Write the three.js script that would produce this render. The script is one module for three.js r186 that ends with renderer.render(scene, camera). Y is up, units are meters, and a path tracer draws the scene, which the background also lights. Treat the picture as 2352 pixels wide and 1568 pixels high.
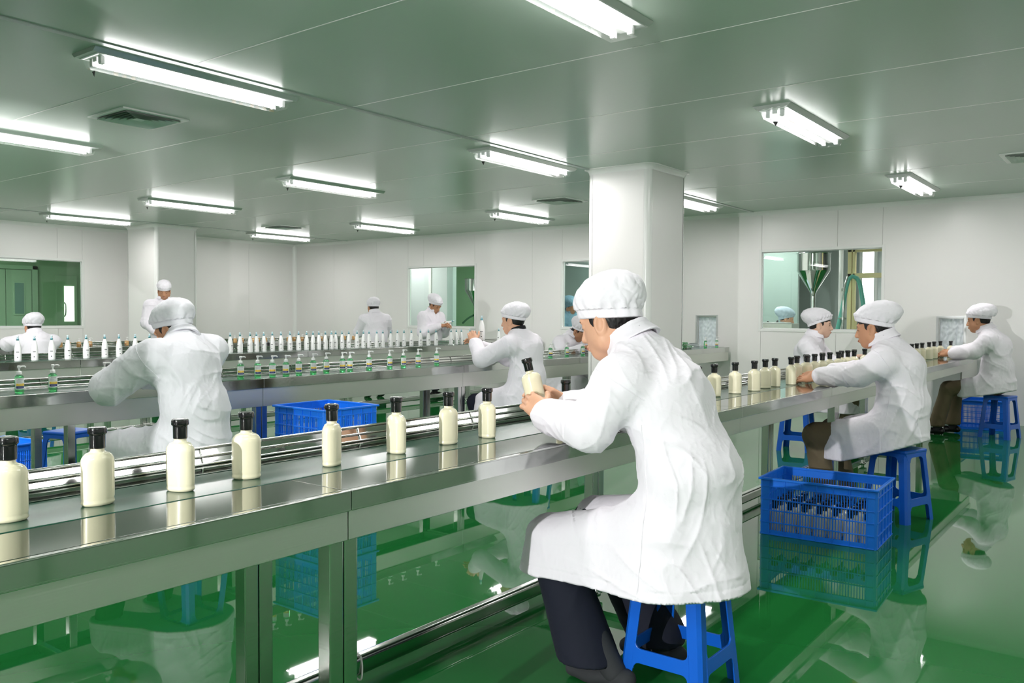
import * as THREE from 'three';
import { RoundedBoxGeometry } from 'three/addons/geometries/RoundedBoxGeometry.js';
import { mergeGeometries } from 'three/addons/utils/BufferGeometryUtils.js';
import { RectAreaLightUniformsLib } from 'three/addons/lights/RectAreaLightUniformsLib.js';
import { createNoise3D, createNoise2D } from 'simplex-noise';

// ---------------------------------------------------------------- camera, exposure, lights
const R = Math.PI / 180;
const scene = new THREE.Scene();
scene.background = new THREE.Color(0x000000);
const camera = new THREE.PerspectiveCamera(43.84, 2352 / 1568, 0.05, 60);
camera.position.set(0, 1.28, 0);
camera.rotation.order = 'YXZ';
camera.rotation.set(-1.82 * R, 37.36 * R, 0.3 * R);
const renderer = new THREE.WebGLRenderer({ antialias: true });
renderer.toneMapping = THREE.LinearToneMapping;
renderer.toneMappingExposure = 2.42;
renderer.shadowMap.enabled = true;
RectAreaLightUniformsLib.init();
const TUBE_LIGHT = 15, TUBE_GLOW = 7, FLASH_RIGHT = 31, FLASH_LEFT = 20;
const LIGHT_COLOUR = new THREE.Color(1.0, 0.965, 0.965);

// room numbers (metres): x to the right along the back wall, -z along the conveyors
const CEIL = 2.62, TOP = 0.83, WALL_BACK = -10.66, WALL_LEFT = -13.5, WALL_RIGHT = 3.2, WALL_FRONT = 4.2;

// ---------------------------------------------------------------- helpers
let seed = 7;
const rnd = () => { seed = (seed * 1664525 + 1013904223) >>> 0; return seed / 4294967296; };
const rr = (a, b) => a + (b - a) * rnd();
const n3 = createNoise3D(rnd), n2 = createNoise2D(rnd);
const taken = new Map();
function numbered(name) { const k = taken.get(name) ?? 0; taken.set(name, k + 1); return k ? name + '_' + String(k).padStart(3, '0') : name; }
function shadows(o) { o.traverse((m) => { if (m.isMesh) { m.castShadow = true; m.receiveShadow = true; } }); return o; }
function tag(o, label, category, group) { o.userData.label = label; o.userData.category = category; if (group) o.userData.group = group; return o; }
function thing(name, label, category, pos = [0, 0, 0], turn = 0, group) {
  const o = new THREE.Group(); o.name = numbered(name); o.position.set(...pos); o.rotation.y = turn;
  tag(o, label, category, group); scene.add(o); return o;
}
function structure(name) { const o = new THREE.Group(); o.name = name; o.userData.kind = 'structure'; scene.add(o); return o; }
function copy(o, label, pos, turn = 0, group) {
  const c = o.clone(); c.name = numbered(o.name.replace(/_\d{3}$/, '')); c.userData = { ...o.userData };
  if (label) c.userData.label = label;
  if (group) c.userData.group = group;
  c.position.set(...pos); c.rotation.set(0, turn, 0); scene.add(c); return c;
}
function strip(g) { const o = g.index ? g.toNonIndexed() : g; for (const k of Object.keys(o.attributes)) if (!['position', 'normal', 'uv'].includes(k)) o.deleteAttribute(k); o.clearGroups?.(); return o; }
function merge(list) { return list.length === 1 ? list[0] : mergeGeometries(list.map(strip)); }
function part(name, geos, mat, parent) {
  const m = new THREE.Mesh(Array.isArray(geos) ? merge(geos) : geos, mat); m.name = name; m.castShadow = m.receiveShadow = true; parent.add(m); return m;
}
// uv in metres from the dominant direction of each face
function boxUV(g) {
  const p = g.attributes.position, n = g.attributes.normal, uv = new Float32Array(p.count * 2);
  for (let i = 0; i < p.count; i++) {
    const a = Math.abs(n.getX(i)), b = Math.abs(n.getY(i)), c = Math.abs(n.getZ(i));
    const u = a >= b && a >= c ? [p.getZ(i), p.getY(i)] : b >= c ? [p.getZ(i), p.getX(i)] : [p.getX(i), p.getY(i)];
    uv[i * 2] = u[0]; uv[i * 2 + 1] = u[1];
  }
  g.setAttribute('uv', new THREE.BufferAttribute(uv, 2)); return g;
}
function bx(x0, x1, y0, y1, z0, z1, r = 0.002, seg = 1) {
  const w = Math.abs(x1 - x0), h = Math.abs(y1 - y0), d = Math.abs(z1 - z0);
  const g = r > 0 ? new RoundedBoxGeometry(w, h, d, seg, Math.min(r, w / 2.01, h / 2.01, d / 2.01)) : new THREE.BoxGeometry(w, h, d);
  g.translate((x0 + x1) / 2, (y0 + y1) / 2, (z0 + z1) / 2); return boxUV(g);
}
const V = (x, y, z) => new THREE.Vector3(x, y, z);
function rod(a, b, r, n = 10) {
  const A = V(...a), B = V(...b), g = new THREE.CylinderGeometry(r, r, A.distanceTo(B), n);
  g.applyQuaternion(new THREE.Quaternion().setFromUnitVectors(V(0, 1, 0), B.clone().sub(A).normalize()));
  const c = A.add(B).multiplyScalar(0.5); g.translate(c.x, c.y, c.z); return g;
}
function tube(points, r, n = 24, m = 8) { return new THREE.TubeGeometry(new THREE.CatmullRomCurve3(points.map((p) => V(...p))), n, r, m); }
function lathe(profile, n = 24) { return new THREE.LatheGeometry(profile.map(([r, y]) => new THREE.Vector2(r, y)), n); }
function extrude(shape, depth, bevel = 0, curve = 6) { return new THREE.ExtrudeGeometry(shape, { depth, bevelEnabled: bevel > 0, bevelSize: bevel, bevelThickness: bevel, bevelSegments: 2, curveSegments: curve }); }
function polygon(pts, holes = []) {
  const s = new THREE.Shape(pts.map((p) => new THREE.Vector2(...p)));
  for (const h of holes) s.holes.push(new THREE.Path(h.map((p) => new THREE.Vector2(...p)))); return s;
}

// ---------------------------------------------------------------- textures and materials
function texture(w, h, f, srgb = false, repeat = null) {
  const d = new Uint8Array(w * h * 4);
  for (let y = 0; y < h; y++) for (let x = 0; x < w; x++) { const c = f(x / w, y / h, x, y); const o = (y * w + x) * 4; d[o] = c[0]; d[o + 1] = c[1]; d[o + 2] = c[2]; d[o + 3] = c[3] ?? 255; }
  const t = new THREE.DataTexture(d, w, h); t.magFilter = THREE.LinearFilter; t.wrapS = t.wrapT = THREE.RepeatWrapping; if (srgb) t.colorSpace = THREE.SRGBColorSpace;
  if (repeat) t.repeat.set(...repeat); t.needsUpdate = true; return t;
}
// noise that tiles: four dimensions folded into two circles are costly, so a mirrored blend is used
const tile = (u, v, fu, fv, o) => { const a = n3(u * fu, v * fv, o), b = n3((u - 1) * fu, v * fv, o), c = n3(u * fu, (v - 1) * fv, o), e = n3((u - 1) * fu, (v - 1) * fv, o); const s = (1 - u) * (1 - v) * a + u * (1 - v) * b + (1 - u) * v * c + u * v * e; return s / Math.sqrt(((1 - u) ** 2 + u * u) * ((1 - v) ** 2 + v * v)); };
const g3 = (v) => { const k = Math.max(0, Math.min(255, v)); return [k, k, k]; };
const brushed = texture(512, 256, (u, v) => g3(128 + 42 * tile(u, v, 3, 130, 1) + 30 * tile(u, v, 9, 240, 5)));           // grain along u
const smears = texture(512, 512, (u, v) => { const a = tile(u, v, 5, 7, 2), b = tile(u, v, 22, 26, 3); return g3(70 + 60 * Math.max(0, a) + 40 * b * Math.max(0, a + 0.2)); });
const scratches = texture(1024, 1024, (() => {
  const a = new Float32Array(1024 * 1024).fill(128);
  for (let k = 0; k < 420; k++) { let x = rnd() * 1024, y = rnd() * 1024, t = rnd() * 6.28; const bend = rr(-0.02, 0.02), n = rr(20, 160), s = rr(-26, 26); for (let i = 0; i < n; i++) { a[(((y | 0) + 1024) % 1024) * 1024 + (((x | 0) + 1024) % 1024)] += s; x += Math.cos(t); y += Math.sin(t); t += bend; } }
  return (u, v, x, y) => g3(a[y * 1024 + x] + 10 * tile(u, v, 9, 9, 8));
})());
const orange_peel = texture(512, 512, (u, v) => g3(128 + 60 * tile(u, v, 16, 16, 4) + 40 * tile(u, v, 5, 5, 9)));
const weave = texture(256, 256, (u, v, x, y) => g3(128 + 50 * ((x + y) % 2 ? 1 : -1) * 0.4 + 40 * tile(u, v, 30, 30, 6)));
const rep = (t, x, y) => { const c = t.clone(); c.repeat.set(x, y); c.needsUpdate = true; return c; };
const std = (o) => new THREE.MeshStandardMaterial(o), phy = (o) => new THREE.MeshPhysicalMaterial(o), lin = (r, g, b) => new THREE.Color().setRGB(r, g, b);
const M = {
  wall: std({ color: lin(0.82, 0.80, 0.785), roughness: 0.34, bumpMap: rep(orange_peel, 0.6, 0.6), bumpScale: 0.0006 }),
  ceiling: std({ color: lin(0.45, 0.55, 0.465), roughness: 0.24, bumpMap: rep(brushed, 0.35, 0.5), bumpScale: 0.0004 }),
  gap: std({ color: lin(0.05, 0.06, 0.055), roughness: 0.8 }),
  white_trim: std({ color: lin(0.82, 0.82, 0.80), roughness: 0.22 }),
  aluminium: std({ color: lin(0.72, 0.73, 0.73), roughness: 0.3, metalness: 0.9 }),
  floor: phy({ color: lin(0.013, 0.155, 0.032), roughness: 0.6, specularIntensity: 0, clearcoat: 1, clearcoatRoughness: 0.02, bumpMap: rep(orange_peel, 0.5, 0.5), bumpScale: 0.0008, roughnessMap: null }),
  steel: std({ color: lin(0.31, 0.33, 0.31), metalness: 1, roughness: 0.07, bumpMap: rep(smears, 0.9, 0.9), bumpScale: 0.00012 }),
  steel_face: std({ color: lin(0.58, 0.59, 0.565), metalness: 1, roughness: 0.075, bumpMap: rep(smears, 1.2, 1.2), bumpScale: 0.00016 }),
  steel_brushed: phy({ color: lin(0.70, 0.71, 0.66), metalness: 1, roughness: 0.42, bumpMap: rep(brushed, 1.3, 2.2), bumpScale: 0.00018 }),
  steel_leg: std({ color: lin(0.56, 0.57, 0.545), metalness: 1, roughness: 0.17, bumpMap: rep(brushed, 2, 1), bumpScale: 0.0001 }),
  belt: phy({ color: lin(0.014, 0.075, 0.046), roughness: 0.26, ior: 1.38, clearcoat: 0.45, clearcoatRoughness: 0.12 }),
  blue: phy({ color: lin(0.004, 0.115, 0.62), roughness: 0.28 }),
  black: phy({ color: lin(0.006, 0.006, 0.007), roughness: 0.16, clearcoat: 0.6, clearcoatRoughness: 0.08 }),
  crate_blue: phy({ color: lin(0.010, 0.19, 0.86), roughness: 0.32 }),
  cream: phy({ color: lin(0.92, 0.85, 0.62), roughness: 0.3, clearcoat: 1, clearcoatRoughness: 0.04 }),
  white_plastic: phy({ color: lin(0.86, 0.86, 0.85), roughness: 0.3, clearcoat: 0.7, clearcoatRoughness: 0.1 }),
  pipe: std({ color: lin(0.8, 0.8, 0.78), roughness: 0.25 }),
  glass: phy({ color: lin(0.86, 0.95, 0.90), transmission: 1, roughness: 0, thickness: 0, ior: 1.52 }),
  acrylic: phy({ color: lin(0.97, 0.99, 0.98), transmission: 1, roughness: 0.02, thickness: 0, ior: 1.45 }),
  tube: std({ color: lin(0.9, 0.9, 0.9), emissive: LIGHT_COLOUR, emissiveIntensity: TUBE_GLOW }),
  socket: std({ color: lin(0.8, 0.8, 0.8), roughness: 0.4 }),
  dark: std({ color: lin(0.02, 0.02, 0.022), roughness: 0.5 }),
};

// ---------------------------------------------------------------- the room
// a wall of panels standing along one axis; openings are [u0, u1, y0, y1]
function panelWall(name, from, to, place, openings, thick = 0.06, height = CEIL, pitch = 1.15, mat = M.wall) {
  const w = structure(name), breaks = new Set([from, to]);
  const holes = openings.filter((o) => o[1] - o[0] < 0.5); openings = openings.filter((o) => !holes.includes(o));
  for (const o of openings) { breaks.add(o[0]); breaks.add(o[1]); }
  for (let u = from + pitch; u < to - 0.2; u += pitch) if (![...breaks].some((b) => Math.abs(b - u) < 0.22) && !holes.some((o) => o[0] - 0.05 < u && o[1] + 0.05 > u)) breaks.add(+u.toFixed(4));
  const list = [...breaks].sort((a, b) => a - b), gap = 0.0012;
  for (let i = 0; i + 1 < list.length; i++) {
    const a = list[i], b = list[i + 1], mid = (a + b) / 2, cuts = openings.filter((o) => o[0] < mid && o[1] > mid).sort((p, q) => p[2] - q[2]);
    let y = 0; const spans = [];
    for (const c of cuts) { if (c[2] - y > 0.01) spans.push([y, c[2]]); y = c[3]; }
    if (height - y > 0.01) spans.push([y, height]);
    for (const [y0, y1] of spans) { const h = holes.find((o) => o[0] > a - 0.01 && o[1] < b + 0.01 && o[2] > y0 && o[3] < y1); const g = h ? extrude(polygon([[a + gap, y0], [b - gap, y0], [b - gap, y1], [a + gap, y1]], [[[h[0], h[2]], [h[0], h[3]], [h[1], h[3]], [h[1], h[2]]]]), thick, 0).translate(0, 0, -thick) : bx(a + gap, b - gap, y0, y1, -thick, 0, 0.0025); place(g); part('wall_panel', boxUV(g), mat, w); }
  }
  const backing = []; // the joint between panels is closed behind them, so that no light leaks through
  for (const b of list) { const o = openings.some((k) => k[0] - 0.03 < b && k[1] + 0.03 > b); if (!o) { const g = bx(b - 0.02, b + 0.02, 0, height, -thick - 0.01, -thick + 0.01, 0); place(g); backing.push(g); } }
  part('joint_backing', backing, M.gap, w);
  return w;
}
const onBack = (g) => g.translate(0, 0, WALL_BACK);
const onLeft = (g) => { g.rotateY(Math.PI / 2); g.translate(WALL_LEFT, 0, 0); };           // u runs along -z
const W1 = [-10.42, -8.91, 1.07, 2.08], W2 = [-7.19, -5.68, 1.09, 2.085], W3 = [-4.10, -2.63, 1.11, 2.10], P1 = [-4.985, -4.705, 0.86, 1.27], P2 = [-2.013, -1.745, 0.86, 1.27];
const WL = [5.0, 6.53, 1.06, 2.08];
panelWall('wall_back', WALL_LEFT, WALL_RIGHT, onBack, [W1, W2, W3, P1, P2]);
panelWall('wall_left', -WALL_FRONT, -WALL_BACK, onLeft, [WL]);
panelWall('wall_right', -WALL_FRONT, -WALL_BACK, (g) => { g.translate(0, 0, 0.06); g.rotateY(Math.PI / 2); g.translate(WALL_RIGHT, 0, 0); }, []);
panelWall('wall_front', WALL_LEFT, WALL_RIGHT, (g) => g.translate(0, 0, WALL_FRONT + 0.06), []);
{
  const f = structure('floor');
  const slab = new THREE.BoxGeometry(WALL_RIGHT - WALL_LEFT + 12, 0.1, WALL_FRONT - WALL_BACK + 8); slab.translate((WALL_RIGHT + WALL_LEFT) / 2 - 4, -0.05, (WALL_FRONT + WALL_BACK) / 2 - 3);
  part('epoxy_coat', boxUV(slab), M.floor, f);
  M.floor.bumpMap = rep(scratches, 0.55, 0.55); M.floor.bumpScale = 0.00035;
  // ceiling: sheets 1.15 m wide across the room, in three lengths that meet at two long profiles
  const c = structure('ceiling'), xs = [WALL_LEFT, -11.95, -4.215, WALL_RIGHT], zs = [];
  for (let z = -2.63 + 1.15 * 6; z > WALL_BACK; z -= 1.15) if (z < WALL_FRONT - 0.1) zs.push(z);
  const zl = [WALL_FRONT, ...zs, WALL_BACK];
  for (let i = 0; i + 1 < zl.length; i++) for (let j = 0; j < 3; j++) {
    if (zl[i] - zl[i + 1] < 0.05) continue;
    const s = bx(xs[j] + 0.002, xs[j + 1] - 0.002, CEIL, CEIL + 0.05, zl[i + 1] + 0.0015, zl[i] - 0.0015, 0.004);
    const q = s.attributes.uv, p = s.attributes.position; for (let k = 0; k < p.count; k++) q.setXY(k, p.getX(k), p.getZ(k));
    part('ceiling_panel', s, M.ceiling, c);
  }
  for (const z of zs) part('joint_strip', bx(WALL_LEFT, WALL_RIGHT, CEIL - 0.0012, CEIL + 0.0005, z - 0.0035, z + 0.0035, 0), M.white_trim, c);
  const above = new THREE.BoxGeometry(WALL_RIGHT - WALL_LEFT + 0.4, 0.1, WALL_FRONT - WALL_BACK + 0.4); above.translate((WALL_RIGHT + WALL_LEFT) / 2, CEIL + 0.11, (WALL_FRONT + WALL_BACK) / 2);
  part('ceiling_slab', above, M.gap, c);
  for (const [k, x] of [[1, -4.215], [2, -11.95]]) {
    const t = structure('trim_' + k);
    part('joint_profile', [bx(x - 0.022, x + 0.022, CEIL - 0.006, CEIL + 0.001, WALL_BACK, WALL_FRONT, 0.002)], std({ color: lin(0.42, 0.46, 0.44), roughness: 0.35, metalness: 0.7 }), t);
  }
  // coved aluminium trims where ceiling meets wall, and the round corner trim
  const cove = new THREE.Shape(); cove.moveTo(0, 0); cove.lineTo(0.05, 0); cove.quadraticCurveTo(0.012, -0.012, 0, -0.05); cove.lineTo(0, 0);
  const t3 = structure('trim_3'), gb = extrude(cove, WALL_RIGHT - WALL_LEFT, 0, 8); gb.rotateY(-Math.PI / 2); gb.translate(WALL_RIGHT, CEIL, WALL_BACK); part('cove', gb, M.white_trim, t3);
  const t4 = structure('trim_4'), gl = extrude(cove, WALL_FRONT - WALL_BACK, 0, 8); gl.translate(WALL_LEFT, CEIL, WALL_BACK); part('cove', gl, M.white_trim, t4);
  const t5 = structure('trim_5'), corner = new THREE.Shape(); corner.moveTo(0, 0); corner.lineTo(0.06, 0); corner.quadraticCurveTo(0.015, -0.015, 0, -0.06); corner.lineTo(0, 0);
  const gc = extrude(corner, CEIL, 0, 8); gc.rotateX(-Math.PI / 2); gc.rotateX(0); gc.translate(WALL_LEFT, 0, WALL_BACK); gc.scale(1, 1, 1);
  part('corner_trim', gc, M.white_trim, t5);
}
// square columns with rounded corner trims and a flared cove under the ceiling
function column(name, x0, x1, z0, z1, r = 0.055) {
  const s = structure(name), gap = 0.0015;
  part('face', bx(x0 + r + gap, x1 - r - gap, 0, CEIL, z1 - 0.03, z1, 0.001), M.wall, s); part('face', bx(x0 + r + gap, x1 - r - gap, 0, CEIL, z0, z0 + 0.03, 0.001), M.wall, s);
  part('face', bx(x0, x0 + 0.03, 0, CEIL, z0 + r + gap, z1 - r - gap, 0.001), M.wall, s); part('face', bx(x1 - 0.03, x1, 0, CEIL, z0 + r + gap, z1 - r - gap, 0.001), M.wall, s);
  for (const [cx, cz, a] of [[x1 - r, z1 - r, 0], [x0 + r, z1 - r, 1], [x0 + r, z0 + r, 2], [x1 - r, z0 + r, 3]]) {
    const q = new THREE.CylinderGeometry(r + 0.002, r + 0.002, CEIL, 10, 1, true, a * -Math.PI / 2, Math.PI / 2); q.translate(cx, CEIL / 2, cz); part('corner_trim', q, M.white_trim, s);
  }
  // the cove: a rounded rectangle ring that widens upwards
  const ring = (e) => { const o = []; for (const [cx, cz, a] of [[x1 - r, z1 - r, 0], [x0 + r, z1 - r, 1], [x0 + r, z0 + r, 2], [x1 - r, z0 + r, 3]]) for (let i = 0; i <= 6; i++) { const t = (a + i / 6) * Math.PI / 2; o.push([cx + Math.cos(t) * (r + e), cz + Math.sin(t) * (r + e)]); } return o; };
  const pos = [], idx = [], N = 28, L = 7;
  for (let k = 0; k < L; k++) { const a = k / (L - 1) * Math.PI / 2, e = 0.005 + 0.045 * (1 - Math.cos(a)), y = CEIL - 0.05 + 0.045 * Math.sin(a); for (const [x, z] of ring(e)) pos.push(x, y, z); }
  for (const [x, z] of ring(0.05)) pos.push(x, CEIL, z);
  for (let k = 0; k < L; k++) for (let i = 0; i < N; i++) { const a = k * N + i, b = k * N + (i + 1) % N; idx.push(a, a + N, b, b, a + N, b + N); }
  const g = new THREE.BufferGeometry(); g.setAttribute('position', new THREE.Float32BufferAttribute(pos, 3)); g.setIndex(idx); g.computeVertexNormals(); g.setAttribute('uv', new THREE.Float32BufferAttribute(new Float32Array(pos.length / 3 * 2), 2));
  part('cove', g, M.white_trim, s);
}
column('column_1', -4.245, -3.60, -7.42, -6.70);
column('column_2', -12.95, -12.10, -7.66, -6.95);
// ---------------------------------------------------------------- windows and pass-through hatches
function windowIn(name, place, [u0, u1, y0, y1], hatch) {
  const w = structure(name), t = hatch ? 0.014 : 0.03, sill = [];
  const ring = (a, z0, z1, e) => [bx(u0 - e, u0 + a, y0 - e, y1 + e, z0, z1), bx(u1 - a, u1 + e, y0 - e, y1 + e, z0, z1), bx(u0 + a, u1 - a, y1 - a, y1 + e, z0, z1), bx(u0 + a, u1 - a, y0 - e, y0 + a, z0, z1)];
  const f = merge(ring(0.004, -0.07, 0.006, hatch ? 0.02 : t)); place(f); part('window_frame', boxUV(f), hatch ? M.aluminium : M.white_trim, w);
  const b = merge(ring(0.014, -0.045, -0.03, 0)); place(b); part('glazing_bead', boxUV(b), M.aluminium, w);
  if (!hatch) { const p = new THREE.PlaneGeometry(u1 - u0, y1 - y0); p.translate((u0 + u1) / 2, (y0 + y1) / 2, -0.036); place(p); part('window_pane', p, M.glass, w); }
  return w;
}
windowIn('window_1', onLeft, WL); windowIn('window_2', onBack, W1); windowIn('window_3', onBack, W2); windowIn('window_4', onBack, W3);
windowIn('window_5', onBack, P1, true); windowIn('window_6', onBack, P2, true);
// soft plastic strips hang in the two hatches
{
  const film = phy({ color: lin(0.86, 0.90, 0.95), transmission: 0.3, roughness: 0.3, thickness: 0, clearcoat: 1, clearcoatRoughness: 0.12 });
  let k = 0;
  for (const [h, at] of [[P1, 'beside the green bottle line'], [P2, 'beside the cream bottle line']]) {
    const n = 3, w = (h[1] - h[0]) / n, c = thing('strip_curtain', 'clear plastic strips in the wall hatch ' + at, 'curtain', [(h[0] + h[1]) / 2, h[2] + 0.012, WALL_BACK - 0.05]);
    for (let i = 0; i < n; i++) {
      const g = new THREE.PlaneGeometry(w * 1.12, h[3] - h[2] - 0.02, 14, 30), p = g.attributes.position;
      for (let j = 0; j < p.count; j++) { const x = p.getX(j), y = p.getY(j); p.setZ(j, (i % 2) * 0.008 + 0.006 * Math.sin(x * 60 + i) + 0.007 * n2(x * 22 + 7 * i + 31 * k, y * 14)); }
      g.translate((i - (n - 1) / 2) * w, (h[3] - h[2]) / 2 - 0.01, 0); g.computeVertexNormals(); part('plastic_strip', g, film, c);
    } k++;
  }
}
// ---------------------------------------------------------------- the rooms seen through the windows
{
  const s = structure('wall_beyond'), grey = std({ color: lin(0.62, 0.66, 0.66), roughness: 0.4 }), green = std({ color: lin(0.30, 0.60, 0.30), roughness: 0.6 }), teal = std({ color: lin(0.36, 0.47, 0.43), roughness: 0.4 });
  part('rear_panel', bx(-16, 5, 0, CEIL, -14.1, -14, 0), grey, s);
  part('end_panel', bx(4.9, 5, 0, CEIL, -14, -10.74, 0), grey, s);
  part('partition_panel', bx(-8.6, -4.181, 0, CEIL, -12.36, -12.3, 0.004), teal, s);
  part('partition_panel', bx(-12.5, -10.95, 0, CEIL, -11.86, -11.8, 0.004), grey, s); part('partition_post', bx(-10.99, -10.91, 0, CEIL, -11.87, -11.78, 0.02, 2), M.white_trim, s);
  part('partition_panel', bx(-10.91, -10.53, 0, CEIL, -11.86, -11.8, 0.004), grey, s); part('partition_post', bx(-10.53, -10.39, 0, CEIL, -11.9, -11.8, 0.004), teal, s);
  part('partition_panel', bx(-12.5, -8.6, 0, CEIL, -13.7, -13.64, 0), green, s); part('partition_panel', bx(-8.66, -8.6, 0, CEIL, -13.7, -10.74, 0), grey, s);
  part('partition_panel', bx(-12.56, -12.5, 0, CEIL, -13.7, -10.74, 0), grey, s);
  part('wall_pipe', [rod([-3.55, 0, -12.2], [-3.55, CEIL, -12.2], 0.03, 14)], M.white_trim, s);
  const c = structure('ceiling_beyond'); part('ceiling_panel', bx(-16, 5, CEIL, CEIL + 0.1, -14.1, WALL_BACK - 0.24, 0), M.ceiling, c); part('ceiling_panel', bx(-18.4, WALL_LEFT - 0.24, CEIL, CEIL + 0.1, -10.7, 0, 0), std({ color: lin(0.30, 0.45, 0.30), roughness: 0.5 }), c);
  // the green corridor behind the left wall
  const gw = std({ color: lin(0.22, 0.40, 0.22), roughness: 0.55 }), d = std({ color: lin(0.27, 0.46, 0.28), roughness: 0.45 }), l = structure('wall_corridor');
  part('rear_panel', bx(-16.06, -16, 0, CEIL, -8.6, 0, 0), gw, l); part('end_panel', bx(-16, -13.56, 0, CEIL, -8.66, -8.6, 0), gw, l); part('end_panel', bx(-16, -13.56, 0, CEIL, 0, 0.06, 0), gw, l);
  const door = structure('door_1');
  for (const [z0, z1] of [[-6.39, -5.72], [-6.82, -6.40]]) {
    const leaf = part('door_leaf', [bx(-16, -15.96, 0, 2.02, z0, z1, 0.004)], d, door), m = (z0 + z1) / 2;
    part('vision_frame', [bx(-15.965, -15.95, 1.22, 1.82, m - 0.10, m + 0.10, 0.004)], d, leaf); part('vision_pane', [bx(-15.955, -15.947, 1.25, 1.79, m - 0.075, m + 0.075, 0)], std({ color: lin(0.12, 0.26, 0.2), roughness: 0.1 }), leaf);
  }
  part('door_frame', [bx(-16, -15.94, 0, 2.1, -6.92, -6.83, 0.004), bx(-16, -15.94, 2.03, 2.1, -6.92, -5.6, 0.004)], d, door);
  const d2 = structure('door_2'); part('door_leaf', [bx(-16, -15.96, 0, 1.95, -7.62, -7.24, 0.004)], gw, d2);
  const lit = std({ color: 0xffffff, emissive: lin(0.86, 0.95, 0.80), emissiveIntensity: 0.55, roughness: 0.4 });
  part('lit_window', [bx(-15.96, -15.95, 1.11, 1.76, -7.56, -7.38, 0)], lit, d2); part('door_handle', [tube([[-15.95, 1.2, -7.38], [-15.91, 1.24, -7.38], [-15.91, 1.42, -7.38], [-15.95, 1.46, -7.38]], 0.012, 20)], M.aluminium, d2);
  const w7 = structure('window_7');
  part('window_frame', [bx(-16, -15.95, 1.0, 2.2, -7.80, -7.75, 0.004), bx(-16, -15.95, 2.15, 2.2, -8.45, -7.75, 0.004), bx(-16, -15.95, 1.0, 1.04, -8.45, -7.75, 0.004), bx(-15.99, -15.94, 1.04, 2.15, -8.0, -7.97, 0.004)], gw, w7);
  part('window_pane', [bx(-15.985, -15.98, 1.04, 1.95, -8.4, -7.80, 0)], std({ color: 0xffffff, emissive: lin(0.9, 1, 0.9), emissiveIntensity: 1.5 }), w7);
  part('blind_box', [bx(-15.985, -15.93, 1.95, 2.15, -8.4, -7.80, 0.01)], d, w7);
  const w8 = structure('window_8'); part('window_pane', [bx(-3.47, -3.30, 0.9, 2.3, -13.99, -13.97, 0).translate(-0.26, 0, 0)], std({ color: 0xffffff, emissive: lin(1, 1, 1), emissiveIntensity: 1.9 }), w8);
  part('window_frame', [bx(-3.78, -3.73, 0.88, 2.34, -14, -13.94, 0.006), bx(-3.56, -3.51, 0.88, 2.34, -14, -13.94, 0.006)], M.white_trim, w8);
}
// filling machines behind the glass
function hopper(label, pos, s, extra) {
  const h = thing('hopper', label, 'machine', pos);
  part('bowl', lathe([[0.03, 0.98], [0.035, 1.02], [0.05, 1.06], [0.22, 1.35], [0.222, 1.36], [0.222, 1.60], [0.238, 1.603], [0.238, 1.61], [0.215, 1.61], [0.215, 1.36], [0.04, 1.08]].map(([r, y]) => [r * s, pos[1] + 1.6 + (y - 1.6) * s]), 48), M.steel_face, h);
  const top = pos[1] + 1.6 - 0.62 * s;
  part('outlet', lathe([[0.0, 0.60], [0.05, 0.60], [0.05, 0.66], [0.03, 0.68], [0.03, top]], 20), M.steel_face, h);
  part('stand', [bx(-0.25, 0.25, 0.52, 0.60, -0.2, 0.2, 0.01), ...[[-0.22, -0.17], [0.22, -0.17], [-0.22, 0.17], [0.22, 0.17]].map(([x, z]) => rod([x, 0, z], [x, 0.53, z], 0.02))], M.steel_leg, h);
  if (extra) part('lever', [tube([[-0.3, 0.9, 0.02], [-0.16, 1.0, 0.02], [-0.03, 1.06, 0.02]], 0.02)], std({ color: lin(0.02, 0.16, 0.06), roughness: 0.5 }), h);
  return h;
}
hopper('polished steel filling hopper behind the largest right-hand window', [-3.77, 0.27, -11.7], 0.98);
hopper('slim steel hopper on a machine behind the middle window', [-10.26, 0.17, -12.3], 0.92, true);
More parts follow.
